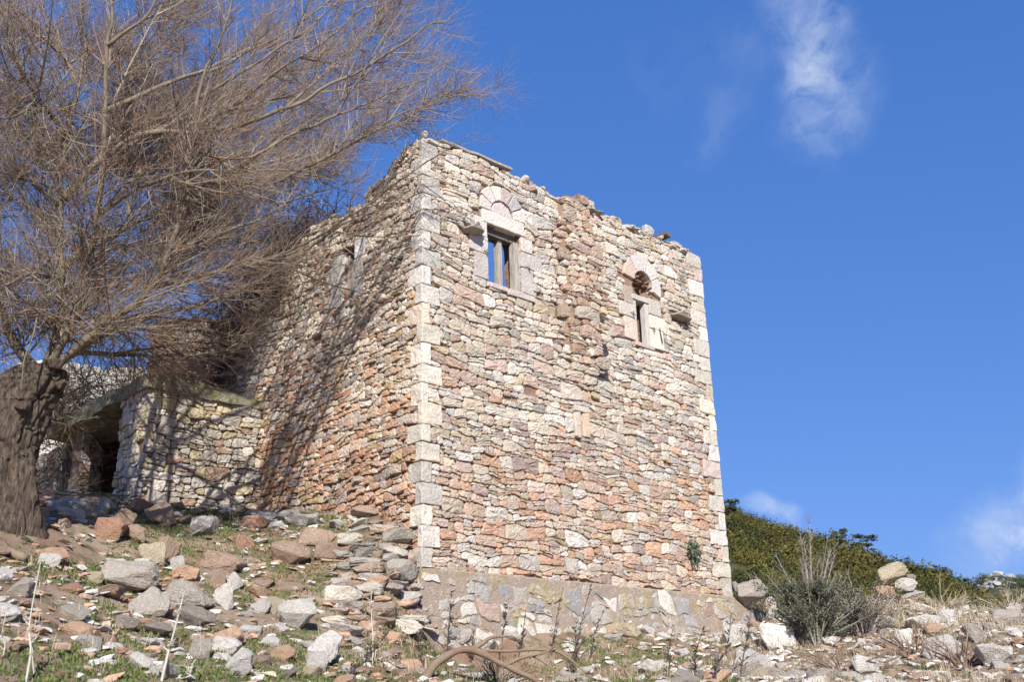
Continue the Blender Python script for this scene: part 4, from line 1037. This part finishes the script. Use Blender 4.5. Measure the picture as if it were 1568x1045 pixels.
HAND = [(190, 905, 95, 50, 'grey', .0), (215, 874, 36, 22, 'white', 0), (250, 862, 34, 42, 'brown', 0), (228, 868, 50, 40, 'tan', 0), (448, 965, 58, 46, 'white', -.3), (495, 1022, 58, 44, 'white', -.35), (478, 1030, 40, 30, 'pale grey', 0), (225, 950, 62, 58, 'grey', .1), (343, 1000, 44, 24, 'white', .2), (348, 988, 50, 26, 'orange', -.3), (435, 868, 62, 40, 'brown', 0), (476, 838, 62, 30, 'brown', .1),
 (310, 822, 56, 36, 'pale grey', 0), (240, 806, 46, 36, 'brown', 0), (165, 830, 48, 40, 'red-brown', 0), (200, 832, 40, 28, 'brown', 0), (188, 806, 36, 30, 'brown', .2), (110, 786, 42, 24, 'pale grey', .3), (158, 780, 30, 16, 'pale grey', 0), (210, 784, 34, 22, 'red-brown', 0), (280, 926, 84, 36, 'grey', .2), (340, 876, 66, 30, 'brown', .25), (15, 912, 44, 30, 'grey', 0), (105, 952, 48, 28, 'grey', 0), (300, 1012, 44, 34, 'grey', 0),
 (350, 1028, 48, 36, 'pale grey', 0), (205, 1030, 38, 30, 'white', .2), (226, 992, 54, 18, 'white', .2), (430, 1012, 44, 22, 'orange', 0), (188, 968, 50, 30, 'dark grey', 0), (235, 976, 52, 24, 'dark grey', 0), (290, 962, 60, 34, 'dark grey', .1), (395, 944, 28, 32, 'pale grey', .4), (420, 946, 26, 36, 'tan', -.5), (340, 934, 32, 42, 'white', .2), (330, 902, 26, 34, 'brown', 0), (355, 906, 34, 32, 'white', .5), (283, 890, 40, 26, 'orange', 0), (268, 878, 30, 26, 'pale grey', -.4),
 (500, 862, 60, 38, 'brown', .1), (390, 812, 50, 24, 'red-brown', 0), (370, 845, 44, 26, 'red-brown', .1), (440, 800, 40, 20, 'pale grey', -.3), (460, 810, 52, 26, 'pale grey', -.2), (405, 798, 36, 16, 'white', 0), (70, 868, 34, 22, 'white', 0), (95, 908, 40, 24, 'red-brown', .5), (140, 895, 26, 22, 'tan', 0), (300, 985, 34, 14, 'orange', 0), (168, 1000, 40, 16, 'white', 0), (400, 905, 44, 22, 'brown', 0), (440, 908, 46, 18, 'brown', .1),
 (1000, 1030, 50, 20, 'white', .1), (1150, 1032, 70, 40, 'pale grey', 0), (1190, 995, 60, 40, 'white', .2), (1130, 990, 46, 34, 'pale grey', 0), (1060, 965, 50, 28, 'white', 0), (960, 978, 46, 24, 'tan', 0), (700, 985, 44, 26, 'pale grey', 0), (745, 1000, 60, 34, 'white', .1), (770, 982, 50, 24, 'white', 0), (1450, 1010, 60, 34, 'pale grey', 0), (1500, 985, 56, 30, 'grey', 0), (1530, 1020, 60, 36, 'pale grey', 0), (1420, 965, 54, 24, 'white', .3), (1460, 955, 40, 22, 'pale grey', 0), (1545, 960, 50, 26, 'grey', 0), (1395, 990, 44, 26, 'white', 0), (1330, 1035, 60, 34, 'white', 0)]
for (px, py, w, h, c, tl) in HAND:
    P = hit(px, py)
    if P is None: continue
    z = proj(P)[2]; sc = z/F_PX
    rock((P[0], P[1]+.1, P[2]), w*sc, h*sc*1.15, w*sc*random.uniform(.6, .9), c, rz=random.uniform(-.25, .25), tilt=tl, zoff=.38)
# stones set at the right end of the plinth and the small cairn
for (px, py, d, w, h, c, tl) in ((1148, 907, 22.4, 50, 34, 'grey', -.25), (1166, 925, 22.5, 36, 24, 'orange', 0), (1180, 932, 22.7, 20, 34, 'pale grey', 0), (1128, 902, 22.9, 24, 20, 'pale grey', 0),
        (1362, 880, 21.6, 52, 28, 'tan', -.42), (1384, 896, 21.7, 34, 22, 'white', .15), (1392, 885, 21.8, 18, 10, 'dark grey', .2), (1356, 908, 21.6, 36, 30, 'orange', -.3), (1386, 912, 21.7, 42, 16, 'pale grey', 0), (1350, 926, 21.4, 34, 18, 'grey', 0), (1385, 928, 21.4, 44, 20, 'red-brown', .1), (1410, 938, 21.3, 60, 24, 'white', .35), (1330, 935, 21.2, 40, 20, 'pale grey', 0)):
    P = atd(px, py, d); sc = proj(P)[2]/F_PX
    rock(P, w*sc, h*sc*1.05, w*sc*.8, c, rz=random.uniform(-.2, .2), tilt=tl, zoff=0)
def inside(x, y):
    q = np.array([x, y, 0])-C0; u, w = q@DU, q@DL
    return (u > -.35 and w > -.35 and u < TW+1.6 and w < 10.5) or (-2.6 < u < 0 and w > 4.6)
tries = 0
hand_n = len(placed)
while len(placed) < 296 and tries < 9000:
    tries += 1
    x, y = random.uniform(-9, 12.5), 8.5+14.5*random.random()**.8
    if inside(x, y): continue
    z = gz(x, y); px, py, dd = proj((x, y, z))
    if not (-30 < px < 1600 and 770 < py < 1060): continue
    left = px < 660
    if px < 330 and py < 862 and random.random() < .7: continue
    dens = .9 if left else (.35 if px < 1120 else .85)
    if random.random() > dens: continue
    w = random.choice((.24, .27, .3, .34, .4))*random.uniform(.8, 1.2); 
    if any((x-o.location.x)**2+(y-o.location.y)**2 < ((w+ww2)*.42)**2 for o, ww2, _, _ in placed): continue
    c = random.choices(list(PAL), (3.2, 3.2, 1.5, 2.4, 1.6, 1.8, 1.0, .3) if left else (3.2, 3.8, 1.4, .6, .5, .5, .6, .3))[0]
    rock((x, y, z), w, w*random.uniform(.35, .62), w*random.uniform(.6, .95), c, zoff=random.uniform(-.02, .22))
# labels: colour, size, shape, where it lies; ties broken by order
ZON = [((-40, 60, 770, 870), 'at the foot of the big tree'), ((60, 160, 770, 870), 'on the bank below the dark shed doorway'), ((160, 262, 770, 860), 'on the bank below the shed corner'), ((262, 400, 770, 860), 'on the slope below the shed front'), ((400, 660, 770, 830), 'at the foot of the shaded wall'),
       ((-40, 130, 870, 960), 'in grass at the left edge'), ((130, 310, 860, 960), 'around the big boulder on the slope'), ((310, 420, 860, 960), 'in the grassy middle slope'), ((400, 540, 830, 960), 'left of the stacked dry stone wall'), ((540, 665, 830, 975), 'against the stacked dry stone wall'),
       ((-40, 180, 960, 1070), 'in grass beside the pale stalks'), ((180, 330, 960, 1070), 'in the front grass below the boulder'), ((330, 480, 960, 1070), 'in front near the white rocks'), ((480, 665, 960, 1070), 'in front left of the fallen branch'),
       ((665, 800, 930, 1070), 'by the fallen branch below the tower'), ((800, 980, 930, 1070), 'among the dark stalks below the plinth'), ((980, 1110, 930, 1070), 'on the grassy slope below the plinth end'), ((1110, 1200, 880, 1070), 'beside the right end of the plinth'), ((1200, 1330, 880, 1070), 'around the grey thorny shrub'), ((1330, 1420, 850, 960), 'at the little stone cairn'), ((1330, 1440, 960, 1070), 'in the dry grass below the cairn'), ((1420, 1610, 880, 975), 'along the ridge at the right edge'), ((1420, 1610, 975, 1070), 'in the lower right corner')]
bk = {}
for (o, w, h, c) in placed:
    px, py, dd = proj(o.location)
    zn = next((t for (a, b, e, f), t in ZON if a <= px < b and e <= py < f), 'on the rubble slope')
    sz = 'large' if w > .42 else 'medium' if w > .25 else 'small'; sh = 'flat' if h/w < .45 else 'blocky' if h/w > .62 else 'angular'
    bk.setdefault((sz, c, sh, zn), []).append((px, py, o))
ORD = ['leftmost', 'second from left', 'third from left', 'fourth from left', 'fifth from left', 'sixth from left', 'seventh from left', 'eighth from left', 'ninth from left']
for (sz, c, sh, zn), lst in bk.items():
    lst.sort(key=lambda q: q[0])
    for i, (px, py, o) in enumerate(lst):
        n = len(lst); lab = f'{sz} {c} {sh} rock {zn}'
        if n == 2: lab += ', ' + ('left' if i == 0 else 'right') + ' of two'
        elif n > 2: lab += ', ' + ('rightmost' if i == n-1 else ORD[min(i, 8)])
        tag(o, lab, 'rock', 'loose rocks on the rubble slope')

# small loose stones and chips: too many to count
mb = MB(); nst = 0; rs = random.Random(31); PB = list(PAL.values())
xs = rng.uniform(-10, 13, 42000); ys = rng.uniform(8.2, 23, 42000); zs = ground(xs, ys)
for x, y, z in zip(xs, ys, zs):
    if inside(x, y): continue
    px, py, dd = proj((x, y, z))
    left = px < 660
    dn = .5+.5*float(vnoise(x, y, 2, .8)) if left else .36+.45*float(vnoise(x, y, 2, .8))+(.38 if px > 1150 else 0)
    if px < 330 and py < 862: dn *= .45
    if rs.random() > dn: continue
    s = .012+.112*rs.random()**2.4
    c = np.array(PB[rs.choices(range(8), (3, 3, 1.2, 2, 1.6, 1.8, 1., .2) if left else (2.5, 4, 1.5, .5, .5, .5, .5, .2))[0]])*rs.uniform(.85, 1.15)
    if s < .045: c = c*.5+np.array((.36, .25, .18))*.5
    rock_add(mb, rs.randint(0, 11), (x, y, z+s*.08), s, s*rs.uniform(.7, 1), s*rs.uniform(.5, .8), rs.uniform(0, 6.3), rs.uniform(-.3, .3), rs.uniform(-.3, .3), c, PEBB); nst += 1
tag(link('loose_stones', mb.mesh('loose_stones'), M_ROCKS), 'countless small stones and chips littering the slope', 'stones', kind='stuff')
print('STONES', nst, len(placed), hand_n)

# ------------------------------------------------------------------ grass and dry ground cover
def blades(n, xr, yr, dens, hmin, hmax, wid, cols, name, label, lean=.5, per=5):
    x = rng.uniform(*xr, n); y = rng.uniform(*yr, n); z = ground(x, y); keep = np.zeros(n, bool)
    for i in range(n):
        if inside(x[i], y[i]): continue
        px, py, dd = proj((x[i], y[i], z[i])); keep[i] = rng.random() < dens(x[i], y[i], px, py)
    x, y, z = x[keep], y[keep], z[keep]
    x = np.repeat(x, per)+rng.normal(0, .03, len(x)*per); y = np.repeat(y, per)+rng.normal(0, .03, len(y)*per); z = np.repeat(z, per)-.01; n = len(x)
    a = rng.uniform(0, 2*pi, n); h = rng.uniform(hmin, hmax, n); l = lean*rng.random(n)*h; w = wid*(.6+.8*rng.random(n))
    b = np.stack([x, y, z], 1); s = np.stack([-np.sin(a), np.cos(a), 0*a], 1)*w[:, None]; t = b+np.stack([np.cos(a)*l, np.sin(a)*l, h], 1); md = (b+t)/2+np.stack([0*a, 0*a, h*.1], 1)
    Q = np.stack([b-s*.6, b+s*.6, md+s, md-s], 1); Q2 = np.stack([md-s, md+s, t+s*.15, t-s*.15], 1)
    c = np.array(cols)[rng.integers(0, len(cols), n)]*(.75+.5*rng.random((n, 1)))
    mb = MB(); quads_add(mb, Q, c); quads_add(mb, Q2, c*1.05)
    tag(link(name, mb.mesh(name), M_LEAF), label, 'grass', kind='stuff')
GC = [(.09, .13, .03), (.12, .155, .04), (.07, .10, .025), (.16, .16, .06)]
def dgreen(x, y, px, py):
    f = float(fbm(x, y, 5, .7, 3))+.32
    k = 1.0 if px < 660 else (.75 if px < 1120 else .18)
    if py > 980: f += .25
    if px < 160 and py < 860: f -= .5
    return k*float(sstep(.05, .45, f))
blades(85000, (-10, 9), (8.2, 22), dgreen, .012, .05, .007, GC, 'grass', 'short fresh green herbs and grass on the slope', .9, 6)
SC = [(.42, .34, .22), (.33, .25, .16), (.5, .43, .31), (.26, .19, .13)]
def ddry(x, y, px, py):
    f = float(fbm(x, y, 15, .5, 3))
    k = .10 if px < 560 else (.35 if px < 1120 else .85)
    return k*float(sstep(-.25, .4, f))
blades(24000, (-8, 13), (8.5, 23.5), ddry, .05, .22, .0026, SC, 'dry_grass', 'straw coloured dead grass among the stones', .9, 6)

# ------------------------------------------------------------------ plants
def stalk(px, py, tipx, tipy, r, col, label, nside, name, cat, group, sidel=.12, mat=None):
    P = hit(px, min(py, 1110))
    if P is None: return
    if py > 1044: pass
    d = hypot(P[0], P[1]); tip = atd(tipx, tipy, d+.05)
    root = empty(name, tuple(P)); tag(root, label, cat, group)
    mid = (P+tip)/2+np.array([random.uniform(-.04, .04), random.uniform(-.05, .05), 0]); S = spline([P-np.array([0, 0, .05]), P*.75+tip*.25+np.array([random.uniform(-.03, .03), 0, 0]), mid, tip], 5)-P
    m = MB(); tube(m, S, np.linspace(r, r*.35, len(S)), 5, col); n = 0
    for k in range(nside):
        t = random.uniform(.15, .98); i = min(int(t*(len(S)-1)), len(S)-2); b = S[i]*(1-(t*(len(S)-1)-i))+S[i+1]*(t*(len(S)-1)-i)
        a = random.uniform(0, 6.3); l = sidel*random.uniform(.4, 1.5)*(1.2-t*.7); e = b+np.array([cos(a)*l*.6, sin(a)*l*.6, l*random.uniform(.3, .9)])
        tube(m, [b, (b+e)/2+np.array([0, 0, -.01]), e], [r*.45, r*.35, r*.2], 3, col)
        for q in range(4):
            f = b+(e-b)*random.uniform(.3, 1); rock_add(m, q, f, r*1.1, r*1.1, r*1.3, 0, 0, 0, np.array(col)*.8, PEBB)
    link('stem', m.mesh('stem'), M_VCOL, root)
DK = (.085, .065, .055)
for i, (a, b, c, d, lab) in enumerate(((682, 1012, 692, 905, 'below the tower corner beside the plinth edge'), (722, 1020, 728, 960, 'rising just left of the fallen branch fork'), (792, 1010, 805, 935, 'leaning in front of the yellowish plinth patch'), (768, 985, 774, 925, 'stubby one right of the fallen branch'), (842, 1005, 862, 900, 'tallest in the middle of the plinth'), (868, 1030, 905, 895, 'long one leaning right across the plinth'), (900, 1012, 925, 935, 'just right of the long leaning one'), (876, 1045, 880, 960, 'short one at the foot of the long leaning one'),
        (985, 945, 965, 888, 'crooked one leaning left against the plinth'), (1022, 1040, 1030, 965, 'between plinth middle and plinth end'), (1060, 1045, 1078, 960, 'in front of the plinth end'), (1095, 1048, 1120, 940, 'long thin one leaning right by the plinth end'), (1132, 1040, 1152, 925, 'beside the grey boulder on the plinth'), (560, 1020, 600, 960, 'in front of the dry stone wall'), (530, 1045, 575, 985, 'by the white rock left of the fallen branch'), (640, 1020, 645, 965, 'below the dry stone wall end'))):
    stalk(a, b, c, d, .0115, DK, f'thin dark dead stalk {lab}', 24, 'dry_stalk', 'weed', 'dark dead stalks below the tower')
PALE = (.50, .46, .38)
for (a, b, c, d, lab, r) in ((38, 1050, 62, 862, 'tallest of the pale dead stalks at the left edge', .013), (55, 1040, 58, 930, 'thin pale dead stalk beside the tallest one', .007), (3, 1010, 12, 930, 'short pale dead stalk at the very left', .007), (246, 1045, 283, 905, 'thick pale dead stem with stubs below the boulder', .017), (292, 1045, 306, 952, 'slender pale dead stalk right of the thick stem', .006), (571, 1015, 568, 868, 'straight pale dead stalk in front of the dry stone wall', .012)):
    stalk(a, b, c, d, r, PALE, lab, 9, 'pale_stalk', 'weed', 'pale dead stalks on the slope', .1)
# fallen branch
P0 = hit(655, 1040); d0 = hypot(P0[0], P0[1])
fbm_root = empty('fallen_branch', tuple(P0)); tag(fbm_root, 'forked brown fallen branch lying in the foreground weeds', 'branch')
def fb(pts, r, name):
    S = spline([atd(x, y, d) for x, y, d in pts], 5)-P0; m = MB(); tube(m, S+np.array([[0, 0, 1.]])*.35*r[0]*np.array([vnoise(q[0], q[1], q[2], 6) for q in S])[:, None], np.linspace(r[0], r[1], len(S))*(1+.22*np.array([float(vnoise(q[0]*9, q[1]*9, 1)) for q in S])), 9, (.19, .12, .08)); link(name, m.mesh(name, True), M_BRANCH, fbm_root)
fb([(650, 1040, d0), (668, 1018, d0), (690, 1003, d0), (722, 996, d0), (760, 1014, d0-.2), (800, 1032, d0-.4), (835, 1052, d0-.6)], (.05, .026), 'limb')
fb([(722, 996, d0), (740, 985, d0), (752, 977, d0), (775, 976, d0+.1)], (.034, .014), 'side_branch')
fb([(722, 997, d0), (780, 998, d0-.1), (840, 996, d0-.1), (870, 1008, d0-.2), (895, 1030, d0-.3)], (.02, .009), 'side_branch')
fb([(770, 1022, d0-.3), (800, 1008, d0-.3), (835, 1000, d0-.2), (850, 990, d0-.2)], (.022, .01), 'side_branch')
fb([(815, 1004, d0-.2), (840, 1020, d0-.3), (860, 1036, d0-.4)], (.018, .008), 'side_branch')
# root at left of the bank
P0 = hit(5, 845); r_ = empty('dead_log', tuple(P0)); tag(r_, 'short brown log half buried in the earth bank at the left edge', 'log')
m = MB(); S = spline([P0+np.array([-.8, .1, .1]), P0+np.array([-.2, 0, .06]), P0+np.array([.3, -.05, -.1])], 5)-P0; tube(m, S, np.linspace(.1, .05, len(S)), 8, (.2, .13, .09)); link('log_wood', m.mesh('log_wood', True), M_BRANCH, r_)

def shrub(px, py, d, w, h, name, label, nst, nleaf, lc, sc, seed, spike=1.0, leafsize=.016, lowleaf=.75):
    rs = random.Random(seed); P = atd(px, py, d); P[2] = gz(P[0], P[1])-.05
    root = empty(name, tuple(P)); tag(root, label, 'shrub')
    st = []; m = MB()
    for k in range(nst):
        a = rs.choice((.2, 1.4, 2.5, 3.3, 4.4, 5.6))+rs.gauss(0, .35); sp = rs.random()**.6; e = np.array([cos(a)*w/2*sp*1.15, sin(a)*w/2*sp*.8, h*rs.choice((.45, .6, .75, .95))*rs.uniform(.8, 1.1)*(1-.3*sp)*(1+.45*(rs.random() < .16))])
        S = spline([np.array([cos(a)*.08, sin(a)*.08, 0]), e*np.array([.35, .35, .45]), e*np.array([.75, .75, .8]), e], 4); st.append(S); tube(m, S, np.linspace(.014, .005, len(S)), 4, np.array(sc)*rs.uniform(.7, 1.2))
    PPs = np.stack(st); RRs = np.full(PPs.shape[:2], .01)
    global CEN
    CEN = np.array([0, 0, .1]); a1, b1 = grow(PPs, RRs, None, .09, .12, .45, .7, .3, .3, .005, 4, .15, .7); tubes(m, a1, b1, 3, np.tile(sc, (len(a1), 1))*(.7+.5*rng.random((len(a1), 1))))
    a2, b2 = grow(a1, b1, None, .06, .05, .14, .8, .3, .2, .0035, 3, .1, .7); tubes(m, a2, b2, 3, np.tile(sc, (len(a2), 1))*(.7+.5*rng.random((len(a2), 1))))
    link('stems', m.mesh('stems'), M_VCOL, root)
    if nleaf:
        src = a2.reshape(-1, 3); src = src[src[:, 2] < h*lowleaf]; p = src[rng.integers(0, len(src), nleaf)]+rng.normal(0, .03, (nleaf, 3))
        Q = leaf_cloud(nleaf, 1.)-0; ctr = Q.mean(1, keepdims=True); Q = (Q-ctr)*leafsize+p[:, None]; m = MB(); quads_add(m, Q, np.array(lc)*(.6+.8*rng.random((nleaf, 1)))); link('foliage', m.mesh('foliage'), M_LEAF, root)
shrub(1252, 1010, 18.6, 1.75, 1.75, 'thorny_shrub', 'grey green thorny shrub with bare silvery shoots right of the tower', 54, 20000, (.10, .105, .07), (.30, .27, .235), 41, leafsize=.016, lowleaf=.60)
shrub(1330, 1010, 18.9, 1.3, 1.15, 'thorny_shrub', 'lower half bare grey shrub in front of the stone cairn', 34, 4500, (.15, .14, .10), (.36, .31, .27), 42, lowleaf=.8)
for i, (px, py, d, w, h, lab, c) in enumerate(((1400, 1030, 17, 1.3, .5, 'low brown dead bush below the cairn', (.30, .20, .14)), (1290, 1045, 15.8, 1.4, .45, 'low brown dead bush in front of the thorny shrub', (.30, .21, .15)), (1480, 1035, 16, 1.2, .5, 'low brown dead bush in the bottom right corner', (.27, .18, .13)), (960, 1020, 15.6, 1.1, .4, 'low tangle of dead brown stems below the plinth', (.25, .18, .13)), (1550, 945, 21.3, 1.2, .5, 'straw coloured tussock on the ridge at the right edge', (.46, .39, .27)), (1445, 945, 21.6, 1.0, .45, 'straw coloured tussock on the ridge beside the cairn', (.46, .39, .27)), (760, 1040, 13.4, 1.1, .35, 'dark tangle of dead stems under the fallen branch', (.14, .11, .09)), (1100, 1035, 15.2, 1.2, .4, 'greyish dead bush at the foot of the plinth end', (.33, .28, .24)))):
    shrub(px, py, d, w, h, 'dead_bush', lab, 26, 0, (.1, .1, .1), c, 50+i)
# tuft growing out of the tower wall
P = T(6.68, -.03, .70); wp = empty('wall_plant', tuple(P)); tag(wp, 'small grey green tuft growing from the tower wall near its right corner', 'plant')
m = MB(); Q = leaf_cloud(420, .16)*np.array([.16, .13, .26])+np.array([.0, -.08, .05]); quads_add(m, Q, np.array([.09, .115, .07])*(.6+.8*rng.random((len(Q), 1)))); link('leaves', m.mesh('leaves'), M_LEAF, wp)
m = MB(); [tube(m, [(0, .05, 0), (random.uniform(-.05, .05), -.06, .05), (random.uniform(-.12, .12), -.12, random.uniform(-.1, .2))], .004, 4, (.15, .12, .08)) for k in range(8)]; link('stems', m.mesh('stems'), M_VCOL, wp)

# dark tangle of dead creeper on the broken wall
cp = T(-.1, 6.0, 6.0); cr = empty('dead_creeper', tuple(cp)); tag(cr, 'dark tangle of dead creeper over the broken side wall behind the tree', 'creeper')
m = MB(); n = 2800; a = np.stack([rng.uniform(-.3, 1.2, n), rng.uniform(-2.3, 2.2, n), np.zeros(n)], 1); a[:, 2] = np.interp(a[:, 1]+6, [q[0] for q in _lw], [q[1] for q in _lw])-6.0+rng.normal(.1, .45, n)
W3 = np.outer(a[:, 0], DU)+np.outer(a[:, 1], DL)+np.outer(a[:, 2], [0, 0, 1]); d = rng.normal(size=(n, 3)); d /= np.linalg.norm(d, axis=1)[:, None]
P = W3[:, None]+d[:, None]*np.linspace(0, 1, 6)[None, :, None]*rng.uniform(.4, 1.3, n)[:, None, None]+np.cumsum(rng.normal(0, .06, (n, 6, 3)), 1)
tubes(m, P, np.tile(np.linspace(.012, .004, 6), (n, 1)), 4, np.tile((.10, .07, .05), (n, 1))*(.6+.7*rng.random((n, 1))))
CEN = np.zeros(3); P2_, R2_ = grow(P, np.full((n, 6), .01), None, .1, .1, .5, .9, .0, .05, .0045, 4, .05, .9); tubes(m, P2_, R2_, 3, np.tile((.11, .07, .05), (len(P2_), 1))*(.6+.7*rng.random((len(P2_), 1))))
link('creeper_stems', m.mesh('creeper_stems'), M_VCOL, cr)

# bare shrub growing behind the shed roof, in front of the white wall
sb_ = T(-1.6, 8.6, 3.2); br_ = empty('bare_shrub', tuple(sb_)); tag(br_, 'tangled bare shrub rising behind the shed roof before the white wall', 'shrub')
m = MB(); n = 270; root_ = np.stack([rng.uniform(-1.6, 1.7, n), rng.uniform(-1.2, 2.2, n), rng.uniform(.3, 1.0, n)], 1); W3 = np.outer(root_[:, 0], DU)+np.outer(root_[:, 1], DL)+np.outer(root_[:, 2], [0, 0, 1])
d = rng.normal(size=(n, 3))*np.array([1, 1, .5])+np.array([0, 0, .7]); d /= np.linalg.norm(d, axis=1)[:, None]
P = W3[:, None]+d[:, None]*np.linspace(0, 1, 9)[None, :, None]*rng.uniform(.8, 2.6, n)[:, None, None]+np.cumsum(rng.normal(0, .06, (n, 9, 3)), 1)
tubes(m, P, np.tile(np.linspace(.014, .005, 9), (n, 1)), 4, tcol(n, [.3, .2, .15, .1, .15, .1])); CEN = np.zeros(3)
a1, b1 = grow(P, np.full((n, 9), .012), None, .12, .2, .9, .95, .15, .05, .006, 6, .05, 1.2); tubes(m, a1, b1, 3, tcol(len(a1), [.25, .2, .15, .2, .1, .1]))
a2, b2 = grow(a1, b1, None, .14, .08, .35, .9, .2, .05, .0038, 4, .05, 1.); tubes(m, a2, b2, 3, tcol(len(a2), [.25, .2, .15, .2, .1, .1]))
link('shrub_stems', m.mesh('shrub_stems'), M_VCOL, br_)

# pale rock outcrop on the far ridge
az_ = [atan2(ray(x, 880)[0], ray(x, 880)[1]) for x in (1490, 1552)]; oc = hz2(np.array([sum(az_)/2]), np.array([.97]))[0]
ro = empty('rock_outcrop', tuple(oc)); tag(ro, 'pale grey rock outcrop on the far hilltop at the right edge', 'rock outcrop')
m = MB(); rs = random.Random(61)
for k in range(70):
    P = hz2(np.array([rs.uniform(*az_)]), np.array([rs.uniform(.86, 1.0)]))[0]; q = rs.uniform(1.0, 2.7)
    rock_add(m, rs.randint(0, 27), P-oc+np.array([0, 0, q*.5]), q, q, q*rs.uniform(.6, 1.1), rs.uniform(0, 6), rs.uniform(-.3, .3), 0, np.array((.36, .345, .32))*rs.uniform(.7, 1.15))
link('outcrop_rocks', m.mesh('outcrop_rocks'), M_ROCKS, ro)
